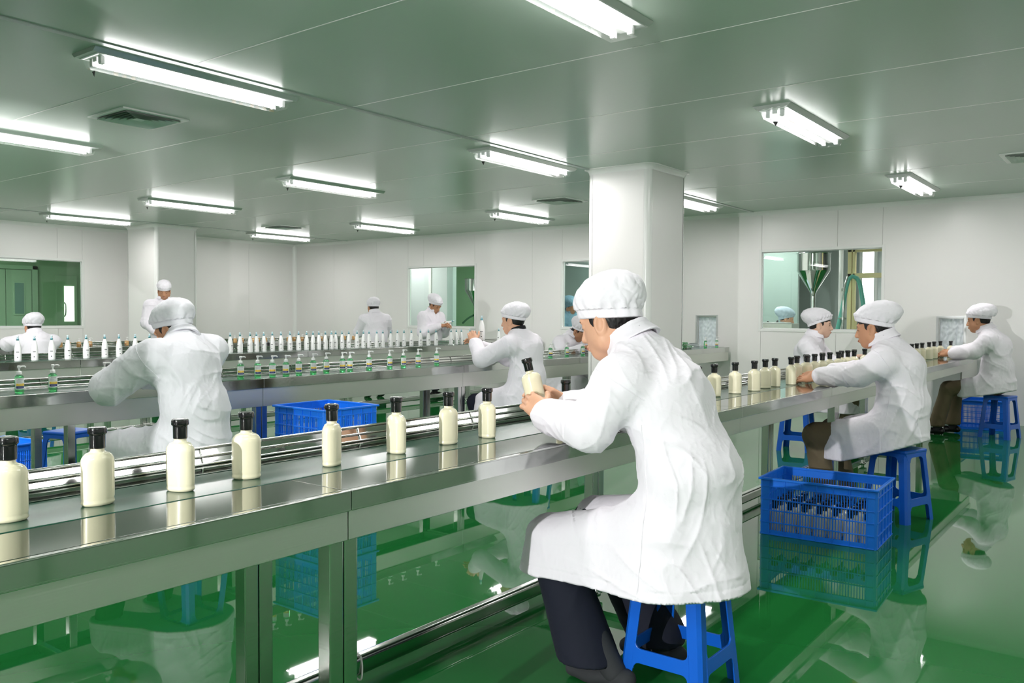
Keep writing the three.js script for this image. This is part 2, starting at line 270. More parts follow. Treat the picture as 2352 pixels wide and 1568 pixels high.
{
  const yellow = std({ color: lin(0.86, 0.72, 0.38), roughness: 0.5 }), f = thing('yellow_frame', 'pale yellow steel frame standing behind the right-hand window', 'frame', [-3.1, 0, -11.5]);
  part('post', bx(-0.155, -0.105, 0, 2.3, -0.03, 0.03, 0.004), yellow, f); part('post', bx(-0.095, -0.06, 0, 2.3, -0.03, 0.03, 0.004), yellow, f); part('post', bx(0.34, 0.38, 0, 2.3, -0.03, 0.03, 0.004), yellow, f);
  part('crossbar', bx(-0.155, 0.38, 1.765, 1.83, -0.035, 0.03, 0.004), yellow, f); part('crossbar', bx(-0.155, 0.38, 2.12, 2.16, -0.035, 0.03, 0.004), yellow, f); part('panel', bx(-0.09, -0.04, 0, 1.25, -0.02, 0.02, 0.004), yellow, f);
  const teal = std({ color: lin(0.10, 0.42, 0.34), roughness: 0.35 });
  const hs = part('hose', tube([[-3.24, 0.02, -11.35], [-3.36, 0.7, -11.3], [-3.27, 1.3, -11.3], [-3.19, 1.78, -11.38], [-3.12, 1.76, -11.42], [-3.06, 1.5, -11.45], [-3.02, 1.1, -11.45], [-3.0, 0.6, -11.4], [-3.0, 0.02, -11.36]], 0.028, 60, 10), teal, scene);
  hs.name = 'hose'; tag(hs, 'teal ribbed hose looping over the yellow frame behind glass', 'hose');
  const v = thing('steel_valve', 'slim chromed valve pipe standing beside the teal hose', 'valve', [-3.24, 0, -11.25]);
  part('pipe', [rod([0, 0, 0], [0, 1.5, 0], 0.016, 14), tube([[0, 1.5, 0], [0.01, 1.62, 0], [0.05, 1.78, 0]], 0.013, 16)], M.steel_face, v); part('collar', [rod([0, 1.2, 0], [0, 1.23, 0], 0.03, 16), rod([0, 1.58, 0], [0, 1.62, 0], 0.025, 16)], M.steel_face, v); part('handle', rod([-0.05, 1.21, 0.02], [0.05, 1.21, 0.02], 0.008), M.steel_face, v);
  const b = thing('control_box', 'low grey machine bed behind the lower left of the right-hand window', 'machine', [-4.05, 0, -11.2]);
  part('bed', bx(-0.25, 0.22, 0, 1.14, -0.15, 0.15, 0.01), M.steel_brushed, b); part('knob', [rod([-0.12, 1.14, 0.1], [-0.12, 1.17, 0.1], 0.012), rod([0.0, 1.14, 0.1], [0.02, 1.175, 0.12], 0.012)], M.dark, b); part('rail', bx(-0.24, 0.21, 1.135, 1.155, 0.13, 0.155, 0.003), M.aluminium, b);
}
// ---------------------------------------------------------------- fluorescent ceiling lights
const lampCover = (() => {   // a clear acrylic trough: four sloping sides and a flat bottom, open above
  const L = 0.60, W = 0.088, l = 0.585, w = 0.07, h = -0.075, y0 = -0.022, P = [[-W, y0, -L], [W, y0, -L], [W, y0, L], [-W, y0, L], [-w, h, -l], [w, h, -l], [w, h, l], [-w, h, l]];
  const q = (a, b, c, d) => [P[a], P[b], P[c], P[a], P[c], P[d]]; const t = [...q(0, 1, 5, 4), ...q(1, 2, 6, 5), ...q(2, 3, 7, 6), ...q(3, 0, 4, 7), ...q(4, 5, 6, 7)].flat();
  const g = new THREE.BufferGeometry(); g.setAttribute('position', new THREE.Float32BufferAttribute(t, 3)); g.setAttribute('uv', new THREE.Float32BufferAttribute(new Float32Array(t.length / 3 * 2), 2)); g.computeVertexNormals(); return g;
})();
const lampBase = (() => { // a shallow tray whose rim slopes inwards
  const s = polygon([[-0.1225, 0], [0.1225, 0], [0.1225, -0.003], [0.098, -0.022], [-0.098, -0.022], [-0.1225, -0.003]]), g = extrude(s, 1.27, 0); g.translate(0, 0, -0.635); return g;
})();
const M_lampbase = std({ color: lin(0.55, 0.58, 0.55), roughness: 0.38, metalness: 0.5 });
const sticker = new THREE.Shape(); sticker.moveTo(-0.018, 0); sticker.lineTo(0.018, 0); sticker.lineTo(0, -0.03); sticker.lineTo(-0.018, 0);
function makeLamp(label, x, z) {
  const t = thing('ceiling_light', label, 'ceiling light', [x, CEIL, z]);
  part('base_tray', lampBase, M_lampbase, t);
  part('inner_tray', bx(-0.094, 0.094, -0.026, -0.021, -0.61, 0.61, 0.001), M.socket, t);
  for (const s of [-1, 1]) {
    part('fluorescent_tube', rod([s * 0.045, -0.047, -0.565], [s * 0.045, -0.047, 0.565], 0.013, 14), M.tube, t);
    for (const e of [-1, 1]) part('tube_socket', bx(s * 0.045 - 0.014, s * 0.045 + 0.014, -0.066, -0.024, e * 0.565 - 0.012, e * 0.565 + 0.012, 0.004), M.socket, t);
  }
  part('cover', lampCover, M.acrylic, t);
  part('ballast_channel', bx(-0.018, 0.018, -0.046, -0.024, -0.58, 0.58, 0.003), M.socket, t);
  const k = new THREE.ShapeGeometry(sticker); k.translate(0.012, -0.03, 0.598); k.rotateX(0.12); part('triangular_sticker', k, std({ color: lin(0.02, 0.02, 0.02), roughness: 0.5, side: THREE.DoubleSide }), t);
  return t;
}
const lampPos = []; let lamp0;
const ROWS = [['first', -2.78], ['second', -5.94], ['third', -9.23]], COLS = [[-1.99, 'in the right-hand row'], [-4.40, 'in the row before the column'], [-6.90, 'in the middle row'], [-9.50, 'in the row left of the middle'], [-12.05, 'in the row by the left wall']];
const seenLamp = { '0,0': 'nearest lit twin-tube ceiling light cut by the top edge of the picture', '1,0': 'large lit twin-tube ceiling light at upper left above the vent', '2,0': 'lit twin-tube ceiling light cut by the left edge of the picture', '0,1': 'lit ceiling light right of the big column at upper right', '1,1': 'lit ceiling light just left of the big column head', '2,1': 'lit ceiling light left of the top centre of the room', '3,1': 'lit ceiling light in second depth above the left column', '4,1': 'lit ceiling light lowest at left, before the left column', '0,2': 'small far lit ceiling light at the right, by the right vent', '1,2': 'far lit ceiling light half hidden behind the big column', '2,2': 'far lit ceiling light above the middle back window', '3,2': 'far lit ceiling light above the standing man at the back', '4,2': 'far lit ceiling light by the back corner of the room' };
function addLamp(x, z, label) {
  const group = label ? undefined : 'ceiling lights outside the picture';
  const o = lamp0 ? copy(lamp0, label ?? 'lit twin-tube ceiling light outside the picture, over the near end of the room', [x, CEIL, z], 0, group) : (lamp0 = makeLamp(label, x, z));
  const r = new THREE.RectAreaLight(LIGHT_COLOUR, TUBE_LIGHT, 0.13, 1.13); r.name = 'tube_light'; r.position.set(x, CEIL - 0.0765, z); r.rotation.x = -Math.PI / 2; scene.add(r);
  lampPos.push([x, z]); return o;
}
COLS.forEach(([x], i) => ROWS.forEach(([, z], j) => addLamp(x, z + (i === 0 && j === 0 ? -0.08 : i === 2 && j === 0 ? -0.04 : 0), seenLamp[i + ',' + j] ?? undefined)));
for (const x of [0.6]) for (const z of [-9.23, -5.94, -2.78]) addLamp(x, z);
for (const x of [0.6, -1.99, -4.40, -6.90, -9.5]) addLamp(x, 0.45);
for (const x of [-1.99, -6.90]) addLamp(x, 3.3);
function backLamp(x, z, label, k, turn = 0) {
  const o = copy(lamp0, label, [x, CEIL, z], turn);
  const r = new THREE.RectAreaLight(LIGHT_COLOUR, TUBE_LIGHT * k, 0.13, 1.13); r.name = 'tube_light'; r.position.set(x, CEIL - 0.0765, z); r.rotation.set(-Math.PI / 2, 0, turn); scene.add(r);
}
backLamp(-4.6, -11.5, 'lit ceiling light in the room behind the right-hand window', 1.6, Math.PI / 2);
backLamp(-6.6, -11.4, 'ceiling light behind the narrow window by the column', 1.0, Math.PI / 2);
backLamp(-2.2, -12.4, 'second lit ceiling light in the room behind the right window', 1.4);
backLamp(-11.3, -11.3, 'lit ceiling light in the room behind the middle window', 1.0);
backLamp(-9.4, -12.6, 'ceiling light near the green wall behind the middle window', 2.6);
backLamp(-14.6, -5.2, 'lit ceiling light in the green corridor behind the left window', 2.2);

// ---------------------------------------------------------------- air vents in the ceiling
const M_throat = std({ color: lin(0.3, 0.32, 0.3), roughness: 0.6 });
function vent(label, x, z) {
  const t = thing('ceiling_vent', label, 'air vent', [x, CEIL, z]), a = 0.235;
  const sq = (o, i) => polygon([[-o, -o], [o, -o], [o, o], [-o, o]], [[[-i, -i], [-i, i], [i, i], [i, -i]]]);
  const frame = extrude(sq(a, a - 0.035), 0.008, 0.002); frame.rotateX(Math.PI / 2); part('frame', frame, M.white_trim, t);
  part('throat', bx(-a + 0.03, a - 0.03, -0.0015, 0.0, -a + 0.03, a - 0.03, 0), M_throat, t);
  for (let k = 0; k < 5; k++) {   // nested louvres, each a square funnel
    const o = a - 0.038 - k * 0.033, i = o - 0.020, g = new THREE.CylinderGeometry(i * Math.SQRT2, o * Math.SQRT2, 0.018, 4, 1, true); g.rotateY(Math.PI / 4); g.translate(0, -0.010, 0);
    part('louvre', g.toNonIndexed(), M_vent, t); 
  }
  const mid = bx(-0.035, 0.035, -0.014, -0.010, -0.035, 0.035, 0.001); part('centre_plate', mid, M_vent, t);
  return t;
}

const M_vent = std({ color: lin(0.78, 0.80, 0.78), roughness: 0.4, side: THREE.DoubleSide });
const vent0 = vent('square louvred air vent at upper left below the large light', -5.63, -3.12);
copy(vent0, 'square louvred air vent left of the big column head', [-5.63, CEIL, -8.28]);
copy(vent0, 'flat louvred air vent near the far corner above a light', [-10.85, CEIL, -8.35]);
copy(vent0, 'louvred air vent cut by the right edge of the picture', [-0.85, CEIL, -8.25]);
// everything built so far but the floor was measured at 2.62 m of headroom; the true room is a little larger, so it is set out at its real size
{
  const K = 1.085, eye = camera.position, free = ['hopper', 'yellow_frame', 'hose', 'steel_valve', 'control_box'];
  for (const o of [...scene.children]) {
    if (o.name === 'floor') continue;
    const standing = free.some((n) => o.name.startsWith(n)), y = o.position.y;
    o.position.sub(eye).multiplyScalar(K).add(eye);
    if (o.isRectAreaLight) { o.width *= K; o.height *= K; } else if (standing) { o.scale.set(K, 1.03, K); o.position.y = y; if (o.name === 'hose') o.position.set(0, 0, 0); } else o.scale.setScalar(K);
  }
}
// studio flashes outside the frame: the photograph shows their shadows on the walls and on the coats
function flash(label, x, y, z, aim, power, angle) {
  const t = thing('studio_flash', label, 'lamp', [x, 0, z]), d = V(...aim).sub(V(x, y, z)).normalize(), q = new THREE.Quaternion().setFromUnitVectors(V(0, 0, 1), d);
  const put = (g) => { g.applyQuaternion(q); g.translate(0, y, 0); return g; };
  part('reflector', put(lathe([[0.05, -0.12], [0.12, 0.0], [0.125, 0.0], [0.055, -0.125]], 28).rotateX(Math.PI / 2)), M.dark, t);
  const disc = new THREE.CircleGeometry(0.115, 28); disc.translate(0, 0, -0.006); part('flash_diffuser', put(disc), std({ color: 0xffffff, emissive: lin(1, 1, 1), emissiveIntensity: 3 }), t);
  part('flash_body', put(lathe([[0, -0.4], [0.06, -0.4], [0.065, -0.13], [0, -0.12]], 20).rotateX(Math.PI / 2)), M.dark, t);
  part('stand', [rod([0, 0.5, 0], [0, y - 0.05, 0], 0.014), ...[0, 2.1, 4.2].map((a) => rod([0, 0.5, 0], [0.42 * Math.cos(a), 0, 0.42 * Math.sin(a)], 0.011))], M.dark, t);
  const l = new THREE.SpotLight(0xffffff, power, 0, angle, 0.35, 2); l.name = 'flash_light'; l.position.set(x, y, z).addScaledVector(d, 0.01); l.target.position.set(...aim); l.castShadow = true; l.shadow.radius = 1; scene.add(l, l.target); return t;
}
flash('black studio flash on a stand, right of the two outside the picture', -1.12, 1.55, 3.3, [-2.7, 1.25, -8], FLASH_RIGHT, 62 * R);
flash('black studio flash on a stand, left of the two outside the picture', -5.95, 2.0, -0.2, [-11, 1.25, -5.2], FLASH_LEFT, 46 * R);
{
  const t = thing('flag_panel', 'black studio flag panel on a stand outside the picture', 'panel', [-2.44, 0, 0.89], Math.atan2(0.48, 0.877));
  part('board', bx(-1.7, 0, 0.25, 2.62, -0.006, 0.006, 0.002), M.dark, t); part('stand', [rod([-0.85, 0.02, 0], [-0.85, 0.3, 0], 0.015), bx(-1.15, -0.55, 0, 0.02, -0.25, 0.25, 0.004)], M.dark, t);
}
// ---------------------------------------------------------------- conveyor tables
// xl: front edge; g: widths from the front edge to the belt, the belt's end and the back rail
function conveyor(label, xl, zNear, zFar, g, joints, legs, drop, rear = g[2] + 0.006) {
  const t = thing('conveyor_table', label, 'conveyor', [xl, 0, 0]), cuts = [zNear, ...joints, zFar], e = 0.0015;
  const [a, b, c] = g, lip = drop[0], low = drop[1];
  for (let i = 0; i + 1 < cuts.length; i++) {
    const z1 = cuts[i] - e, z0 = cuts[i + 1] + e;
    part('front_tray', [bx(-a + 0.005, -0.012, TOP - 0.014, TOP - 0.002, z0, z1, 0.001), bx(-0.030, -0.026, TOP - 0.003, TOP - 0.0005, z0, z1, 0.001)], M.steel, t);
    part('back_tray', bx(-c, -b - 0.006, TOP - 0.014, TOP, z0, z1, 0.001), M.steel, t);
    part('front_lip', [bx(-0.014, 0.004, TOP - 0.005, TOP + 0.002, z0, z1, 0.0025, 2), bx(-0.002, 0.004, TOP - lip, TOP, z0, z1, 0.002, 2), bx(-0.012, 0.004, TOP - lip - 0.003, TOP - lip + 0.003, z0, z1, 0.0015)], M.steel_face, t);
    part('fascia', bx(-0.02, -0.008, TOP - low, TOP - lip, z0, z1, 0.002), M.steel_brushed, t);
    part('back_fascia', bx(-c - 0.03, -c - 0.022, TOP - 0.1, TOP - 0.01, z0, z1, 0.002), M.steel_brushed, t);
  }
  part('belt', bx(-b + 0.002, -a - 0.001, TOP - 0.016, TOP - 0.001, zFar, zNear, 0.003), M.belt, t);
  part('bed', bx(-c - 0.02, -0.03, TOP - 0.05, TOP - 0.018, zFar, zNear, 0), M.gap, t);
  // the guard at the back: a leaning polished strip with three rods and short stays
  const plate = bx(-0.003, 0.003, 0, 0.056, zFar, zNear, 0.001); plate.rotateZ(21.5 * R); plate.translate(-c - 0.004, TOP, 0); part('guard_strip', boxUV(plate), M.steel_face, t);
  const at = (h) => [-c + 0.006 - h * Math.sin(21.5 * R), TOP + h * Math.cos(21.5 * R)];
  for (const h of [0.004, 0.028, 0.054]) { const [x, y] = at(h); part('guard_rail', rod([x, y, zNear], [x, y, zFar], 0.004, 10), M.steel_face, t); }
  const stay = rod([-0.003 + at(0)[0], at(0)[1], 0], [at(0.056)[0] - 0.003, at(0.056)[1], 0], 0.003, 6);
  for (let z = zNear - 0.35; z > zFar; z -= 0.62) part('guard_stay', stay, M.steel_face, t).position.z = z;
  for (const [z, twin, only] of legs) for (const k of twin ? [0.024, -0.024] : [0]) {
    const frontOnly = only === 1; if (only !== 2) part('leg', bx(-0.072, -0.024, 0.04, TOP - low + 0.01, z + k - 0.0225, z + k + 0.0225, 0.004, 2), M.steel_leg, t);
    if (!frontOnly) part('leg', bx(-rear - 0.024, -rear + 0.024, 0.04, TOP - 0.02, z + k - 0.0225, z + k + 0.0225, 0.004, 2), M.steel_leg, t);
    if (!only) part('cross_brace', bx(-rear, -0.04, 0.075, 0.11, z + k - 0.018, z + k + 0.018, 0.004), M.steel_leg, t);
    if (!only) part('upper_brace', bx(-c, -0.04, TOP - 0.12, TOP - 0.07, z + k - 0.018, z + k + 0.018, 0.004), M.steel_brushed, t);
    for (const x of only ? [only === 1 ? -0.048 : -rear] : [-0.048, -rear]) part('levelling_foot', lathe([[0, 0], [0.022, 0], [0.022, 0.006], [0.008, 0.012], [0.008, 0.05], [0, 0.05]], 12).translate(x, 0, z + k), M.steel_leg, t);
  }
  part('lower_rail', bx(-c + 0.025, -c + 0.075, 0.03, 0.098, zFar + 0.1, zNear - 0.1, 0.016, 3), M.steel_leg, t);
  return t;
}
const CONV1 = -1.626, CONV2 = -4.88, CONV3 = -8.12, CONV4 = -10.92, END = -11.5;
const front = conveyor('nearest steel conveyor table, running along the foreground with cream bottles', CONV1, 1.4, -10.52, [0.242, 0.487, 0.61], [-1.456, -4.0, -5.43, -8.2], [[0.4, true], [-1.456, true], [-3.28, true], [-5.43, true, 2], [-5.64, true, 1], [-7.7, true], [-9.9, true, 2]], [0.048, 0.128], 0.404);
part('end_tray', [bx(-0.60, -0.10, TOP - 0.02, TOP - 0.002, -11.52, -10.525, 0.002)], M.steel, front); part('end_panel', bx(-0.13, -0.11, 0.35, TOP - 0.021, -11.5, -10.53, 0.002), M.steel_brushed, front);
conveyor('second steel conveyor table from the front, carrying green pump bottles', CONV2, 0.5, END, [0.07, 0.33, 0.46], [-3.585, -5.69, -8.2], [[-1.4, true], [-2.3, false], [-3.585, true], [-5.69, true], [-7.4, true], [-9.6, true]], [0.062, 0.19]);
conveyor('third steel conveyor table from the front, carrying tall white bottles', CONV3, -0.6, END, [0.07, 0.33, 0.46], [-3.9, -6.6, -8.6], [[-2.2, true], [-4.8, true], [-7.2, true], [-9.6, true]], [0.07, 0.22]);
conveyor('rearmost steel conveyor table along the left wall with small tan bottles', CONV4, -1.5, -10.2, [0.07, 0.36, 0.5], [-4.4, -7.0, -9.0], [[-3.0, true], [-5.6, true], [-8.0, true], [-9.8, true]], [0.06, 0.2]);
{
  const s = part('string_loop', tube([[-2.165, 0.1, -1.985], [-2.158, 0.065, -1.985], [-2.16, 0.02, -1.98], [-2.19, 0.022, -1.983], [-2.222, 0.06, -1.99], [-2.2, 0.103, -1.988], [-2.165, 0.1, -1.985]].map((p) => [p[0], p[1], p[2]]), 0.0035, 40, 6), M.pipe, scene);
  s.name = 'tie_string'; tag(s, 'white string tied round the low rail under the front table', 'string');
}

// ---------------------------------------------------------------- bottles
const ordinal = ['first', 'second', 'third', 'fourth', 'fifth', 'sixth', 'seventh', 'eighth', 'ninth', 'tenth', 'eleventh', 'twelfth', 'thirteenth', 'fourteenth', 'fifteenth', 'sixteenth', 'seventeenth', 'eighteenth', 'nineteenth', 'twentieth', 'twenty-first', 'twenty-second', 'twenty-third', 'twenty-fourth', 'twenty-fifth', 'twenty-sixth', 'twenty-seventh', 'twenty-eighth', 'twenty-ninth', 'thirtieth', 'thirty-first', 'thirty-second', 'thirty-third', 'thirty-fourth', 'thirty-fifth', 'thirty-sixth', 'thirty-seventh', 'thirty-eighth', 'thirty-ninth', 'fortieth', 'forty-first', 'forty-second', 'forty-third', 'forty-fourth', 'forty-fifth', 'forty-sixth'];
const round = (pts, r, n = 6) => pts; // profiles below are already rounded by hand
const arcPts = (cx, cy, r, a0, a1, n) => Array.from({ length: n + 1 }, (_, i) => { const a = (a0 + (a1 - a0) * i / n) * R; return [cx + r * Math.cos(a), cy + r * Math.sin(a)]; });
const lotionBody = (() => {
  const g = lathe([[0, 0.003], [0.026, 0.002], ...arcPts(0.0305, 0.008, 0.008, -90, 0, 5), [0.0372, 0.012], [0.0372, 0.016], [0.0382, 0.019], [0.0385, 0.05], [0.0385, 0.092], ...arcPts(0.0145, 0.1005, 0.024, 0, 78, 9), [0.0155, 0.127], [0.0148, 0.132], [0.0145, 0.137], [0, 0.137]], 40);
  const p = g.attributes.position; for (let i = 0; i < p.count; i++) { const y = p.getY(i), k = y > 0.118 ? THREE.MathUtils.lerp(0.68, 1, Math.min(1, (y - 0.118) / 0.011)) : 0.68; p.setZ(i, p.getZ(i) * k); }
  g.computeVertexNormals(); return g;
})();
const lotionCap = lathe([[0, 0.133], [0.0165, 0.133], [0.0172, 0.135], [0.0175, 0.163], [0.0178, 0.166], [0.0202, 0.167], [0.0212, 0.169], [0.0212, 0.178], [0.0202, 0.181], [0.0185, 0.1825], [0.0165, 0.182], [0, 0.182]], 32);
const lotionHinge = bx(-0.006, 0.006, 0.168, 0.177, 0.019, 0.0235, 0.0015);
const LOTION = 'cream lotion bottle with black flip cap, ';
function makeLotion(label) { const t = thing('lotion_bottle', label, 'bottle'); part('body', lotionBody, M.cream, t); const c = part('cap', lotionCap, M.black, t); part('hinge', lotionHinge, M.black, c); return t; }
let lotion0;
function lotion(label, x, z, off, group, y = TOP - 0.001) {
  const turn = Math.atan2(x, z) + off * R;
  if (!lotion0) { lotion0 = makeLotion(label); lotion0.position.set(x, y, z); lotion0.rotation.y = turn; if (group) lotion0.userData.group = group; return lotion0; }
  return copy(lotion0, label, [x, y, z], turn, group);
}
const FRONT = 'bottles on the front conveyor';
[[-1.965, -0.787, 10], [-1.974, -0.985, 25], [-1.968, -1.193, -38], [-1.975, -1.394, 0], [-1.951, -1.674, 66], [-1.962, -1.953, -48], [-1.961, -2.206, 42], [-1.957, -2.414, -46]].forEach(([x, z, o], i) => lotion(LOTION + (i ? ordinal[i] + ' from the left end of the front conveyor' : 'cut by the left edge of the picture'), x, z, o, FRONT));
lotion(LOTION + "just behind the nearest worker's hands", -1.955, -2.93, 10, FRONT);
lotion(LOTION + "half hidden by the nearest worker's back", -1.955, -4.2, 30, FRONT);
[[-1.966, -4.434], [-1.95, -4.688], [-1.929, -4.928], [-1.947, -5.152], [-1.948, -5.32]].forEach(([x, z], i) => lotion(LOTION + ordinal[i] + " clear of the nearest worker's back, rightwards", x, z, [8, -20, 12, 30, -25][i], FRONT));
[-5.54, -5.74, -5.89, -5.99, -6.11, -6.22, -6.35, -6.46, -6.61, -6.82, -6.92, -7.02, -7.17, -7.4].forEach((z, i) => lotion(LOTION + ordinal[i] + ' in the crowded run before the freckled worker', i < 1 ? -1.92 : -1.95 + (i % 3 - 1) * 0.02, z, (i * 67) % 80 - 40, FRONT));
[-9.09, -9.2, -9.32, -9.44, -9.56, -9.77, -9.89, -10.02, -10.14, -10.35].forEach((z, i) => lotion(LOTION + ordinal[i] + ' in the far group by the wall hatch', -1.95 + (i % 2) * 0.022, z, (i * 53) % 70 - 35, FRONT));
lotion(LOTION + 'held by the farthest seated man at the hatch', -1.845, -10.47, 15, FRONT);

const canvasTex = (w, h, draw) => { const c = document.createElement('canvas'); c.width = w; c.height = h; draw(c.getContext('2d'), w, h); const t = new THREE.CanvasTexture(c); t.colorSpace = THREE.SRGBColorSpace; return t; };
function labelPatch(r0, r1, y0, y1, arc, n = 10) { const g = new THREE.CylinderGeometry(r1, r0, y1 - y0, n, 1, true, -arc / 2, arc); g.translate(0, (y0 + y1) / 2, 0); return g; }
const sprayBody = lathe([[0, 0.002], [0.025, 0.0], [0.029, 0.003], [0.030, 0.01], [0.0302, 0.07], [0.0295, 0.10], [0.027, 0.125], [0.0225, 0.15], [0.017, 0.172], [0.0125, 0.186], [0.0115, 0.19], [0, 0.19]], 28);
const sprayCollar = lathe([[0, 0.188], [0.0118, 0.188], [0.0118, 0.206], [0.010, 0.208], [0, 0.208]], 20), sprayHead = merge([lathe([[0, 0.207], [0.006, 0.207], [0.006, 0.215], [0.0095, 0.217], [0.0095, 0.228], [0.008, 0.232], [0, 0.232]], 18), bx(-0.004, 0.004, 0.219, 0.226, 0, 0.015, 0.002)]);
const M_collar = std({ color: lin(0.32, 0.66, 0.80), metalness: 0.85, roughness: 0.25 }), M_head = std({ color: lin(0.62, 0.74, 0.78), roughness: 0.3 });
const sprayTex = canvasTex(128, 256, (x, w, h) => { x.fillStyle = '#f4f4f2'; x.fillRect(0, 0, w, h); x.fillStyle = '#1d2126'; x.fillRect(30, 30, 68, 30); x.fillStyle = '#e8e8e8'; for (let i = 0; i < 5; i++) x.fillRect(36 + i * 12, 40, 7, 9); x.fillStyle = '#8d949b'; for (let i = 0; i < 6; i++) x.fillRect(40, 80 + i * 12, 48 - (i % 3) * 10, 3); x.fillStyle = '#2a2f36'; x.fillRect(50, 190, 28, 28); });
const M_spraylabel = std({ map: sprayTex, roughness: 0.35 });
let spray0; const WHITE_ROW = 'tall white bottles on the third conveyor';
function spray(label, x, z, turn, group) {
  if (spray0) return copy(spray0, label, [x, TOP - 0.001, z], turn, group);
  const t = spray0 = thing('spray_bottle', label, 'bottle', [x, TOP - 0.001, z], turn, group);
  part('body', sprayBody, M.white_plastic, t); part('collar', sprayCollar, M_collar, t); part('pump_head', sprayHead, M_head, t); part('printed_label', labelPatch(0.0307, 0.0304, 0.022, 0.098, 1.5), M_spraylabel, t); return t;
}
const c3 = [-3.42, -3.56, -3.71, -3.86, -4.04, -4.23, -4.38, -4.55, -4.70, -5.65, -5.77, -5.90, -5.99, -6.10, -6.23, -6.36, -6.49, -6.61, -6.72, -6.81, -6.90, -7.01, -7.12, -7.20, -7.31, -7.42, -7.55, -7.65, -7.74, -7.88, -8.00, -8.16, -8.30, -8.43, -8.57, -8.74, -8.89, -9.04, -9.37, -9.50, -9.63, -9.84, -10.55, -10.75];
c3.forEach((z, i) => spray('tall white spray bottle, ' + (i < c3.length / 2 ? ordinal[i] + ' from the left' : ordinal[c3.length - 1 - i] + ' from the right') + ' on the third conveyor', -8.30 + 0.02 * Math.sin(i * 7), z, 0.95 + (i < 9 ? [0.15, 0.1, 0.1, 0.55, 0.6, 0.5, 0.5, 0.6, 0.4][i] : ((i * 71) % 10) / 5 - 1), WHITE_ROW));

const greenGlass = phy({ color: lin(0.50, 0.93, 0.62), transmission: 0.85, roughness: 0.05, thickness: 0.03, ior: 1.38, attenuationColor: lin(0.16, 0.72, 0.30), attenuationDistance: 0.05 });
const pumpBody = lathe([[0, 0.002], [0.019, 0.0], [0.0225, 0.004], [0.023, 0.01], [0.023, 0.088], [0.021, 0.096], [0.013, 0.101], [0.0115, 0.104], [0, 0.104]], 26);
const pumpHead = merge([lathe([[0, 0.102], [0.0135, 0.102], [0.0138, 0.104], [0.0138, 0.118], [0.011, 0.121], [0.005, 0.123], [0.005, 0.138], [0.009, 0.140], [0.0095, 0.150], [0.007, 0.153], [0, 0.153]], 20), tube([[0, 0.146, 0], [0.018, 0.148, 0], [0.029, 0.147, 0], [0.033, 0.141, 0]], 0.0042, 12, 8)]);
const pumpTex = canvasTex(128, 192, (x, w, h) => { x.fillStyle = '#eef0ef'; x.fillRect(0, 0, w, h); x.fillStyle = '#9aa6a8'; x.fillRect(34, 16, 60, 7); for (let i = 0; i < 5; i++) x.fillRect(22, 34 + i * 10, 84 - (i % 3) * 18, 3); x.fillStyle = '#f0c843'; x.fillRect(14, 92, 100, 42); x.fillStyle = '#f7dd7a'; x.fillRect(36, 100, 50, 18); x.fillStyle = '#26336f'; x.fillRect(14, 138, 100, 40); x.fillStyle = '#c9cee6'; x.fillRect(30, 154, 62, 4); });
const M_pumplabel = std({ map: pumpTex, roughness: 0.4 });
let pump0; const GREEN_ROW = 'green pump bottles on the second conveyor';
function pump(label, x, z, turn, group) {
  if (pump0) return copy(pump0, label, [x, TOP - 0.001, z], turn, group);
  const t = pump0 = thing('pump_bottle', label, 'bottle', [x, TOP - 0.001, z], turn, group);
  part('body', pumpBody, greenGlass, t); part('pump_head', pumpHead, M.white_plastic, t); part('printed_label', labelPatch(0.0234, 0.0234, 0.022, 0.084, 2.6, 14), M_pumplabel, t); return t;
}
const c2 = [[-5.035, -2.08], [-5.035, -2.26], [-5.037, -2.562], [-5.05, -3.52], [-5.036, -3.65], [-4.99, -3.74], [-4.98, -3.85], [-5.0, -3.98], [-5.02, -4.13], [-5.05, -4.28], [-5.06, -4.45], [-5.04, -4.51], [-5.07, -4.74], [-5.07, -4.97], [-5.06, -5.12], [-5.06, -5.3], [-5.12, -5.6], [-5.08, -7.32], [-5.1, -7.66], [-5.1, -7.98]];
c2.forEach(([x, z], i) => pump('green pump bottle with white nozzle, ' + (i < 17 ? ordinal[i] + ' from the left on the second conveyor' : ['just right of the woman with dark collar', 'second right of the dark-collared woman', 'against the big column edge'][i - 17]), x, z, (i < 3 ? [1.5, 1.35, 1.2][i] : 0.95 + 0.3 * Math.sin(i * 5)) , GREEN_ROW));
pump('green pump bottle standing in front of the left wall hatch', -5.0, -10.97, 1.4, GREEN_ROW);
pump('short green pump bottle right of the left wall hatch', -4.98, -11.30, 0.4, GREEN_ROW);
const M_tan = phy({ color: lin(0.62, 0.36, 0.14), roughness: 0.3, clearcoat: 0.8, clearcoatRoughness: 0.1 });
const tanTex = canvasTex(64, 64, (x, w, h) => { x.fillStyle = '#c79b63'; x.fillRect(0, 0, w, h); x.fillStyle = '#f1e2c4'; x.fillRect(8, 8, 48, 16); x.fillStyle = '#d98a4a'; x.fillRect(8, 28, 48, 14); x.fillStyle = '#3d3550'; x.fillRect(34, 46, 20, 14); });
const tanBody = lathe([[0, 0.002], [0.022, 0.0], [0.0275, 0.004], [0.028, 0.01], [0.028, 0.058], [0.025, 0.066], [0.014, 0.070], [0, 0.07]], 22), tanHead = merge([lathe([[0, 0.068], [0.0135, 0.068], [0.0135, 0.084], [0.005, 0.088], [0.005, 0.102], [0.009, 0.104], [0.009, 0.112], [0, 0.115]], 16), tube([[0, 0.109, 0], [0.016, 0.111, 0], [0.027, 0.109, 0], [0.030, 0.104, 0]], 0.0038, 10, 8)]);
let tan0; const M_tanlabel = std({ map: tanTex, roughness: 0.4 }), TAN_ROW = 'small tan pump bottles on the rearmost conveyor';
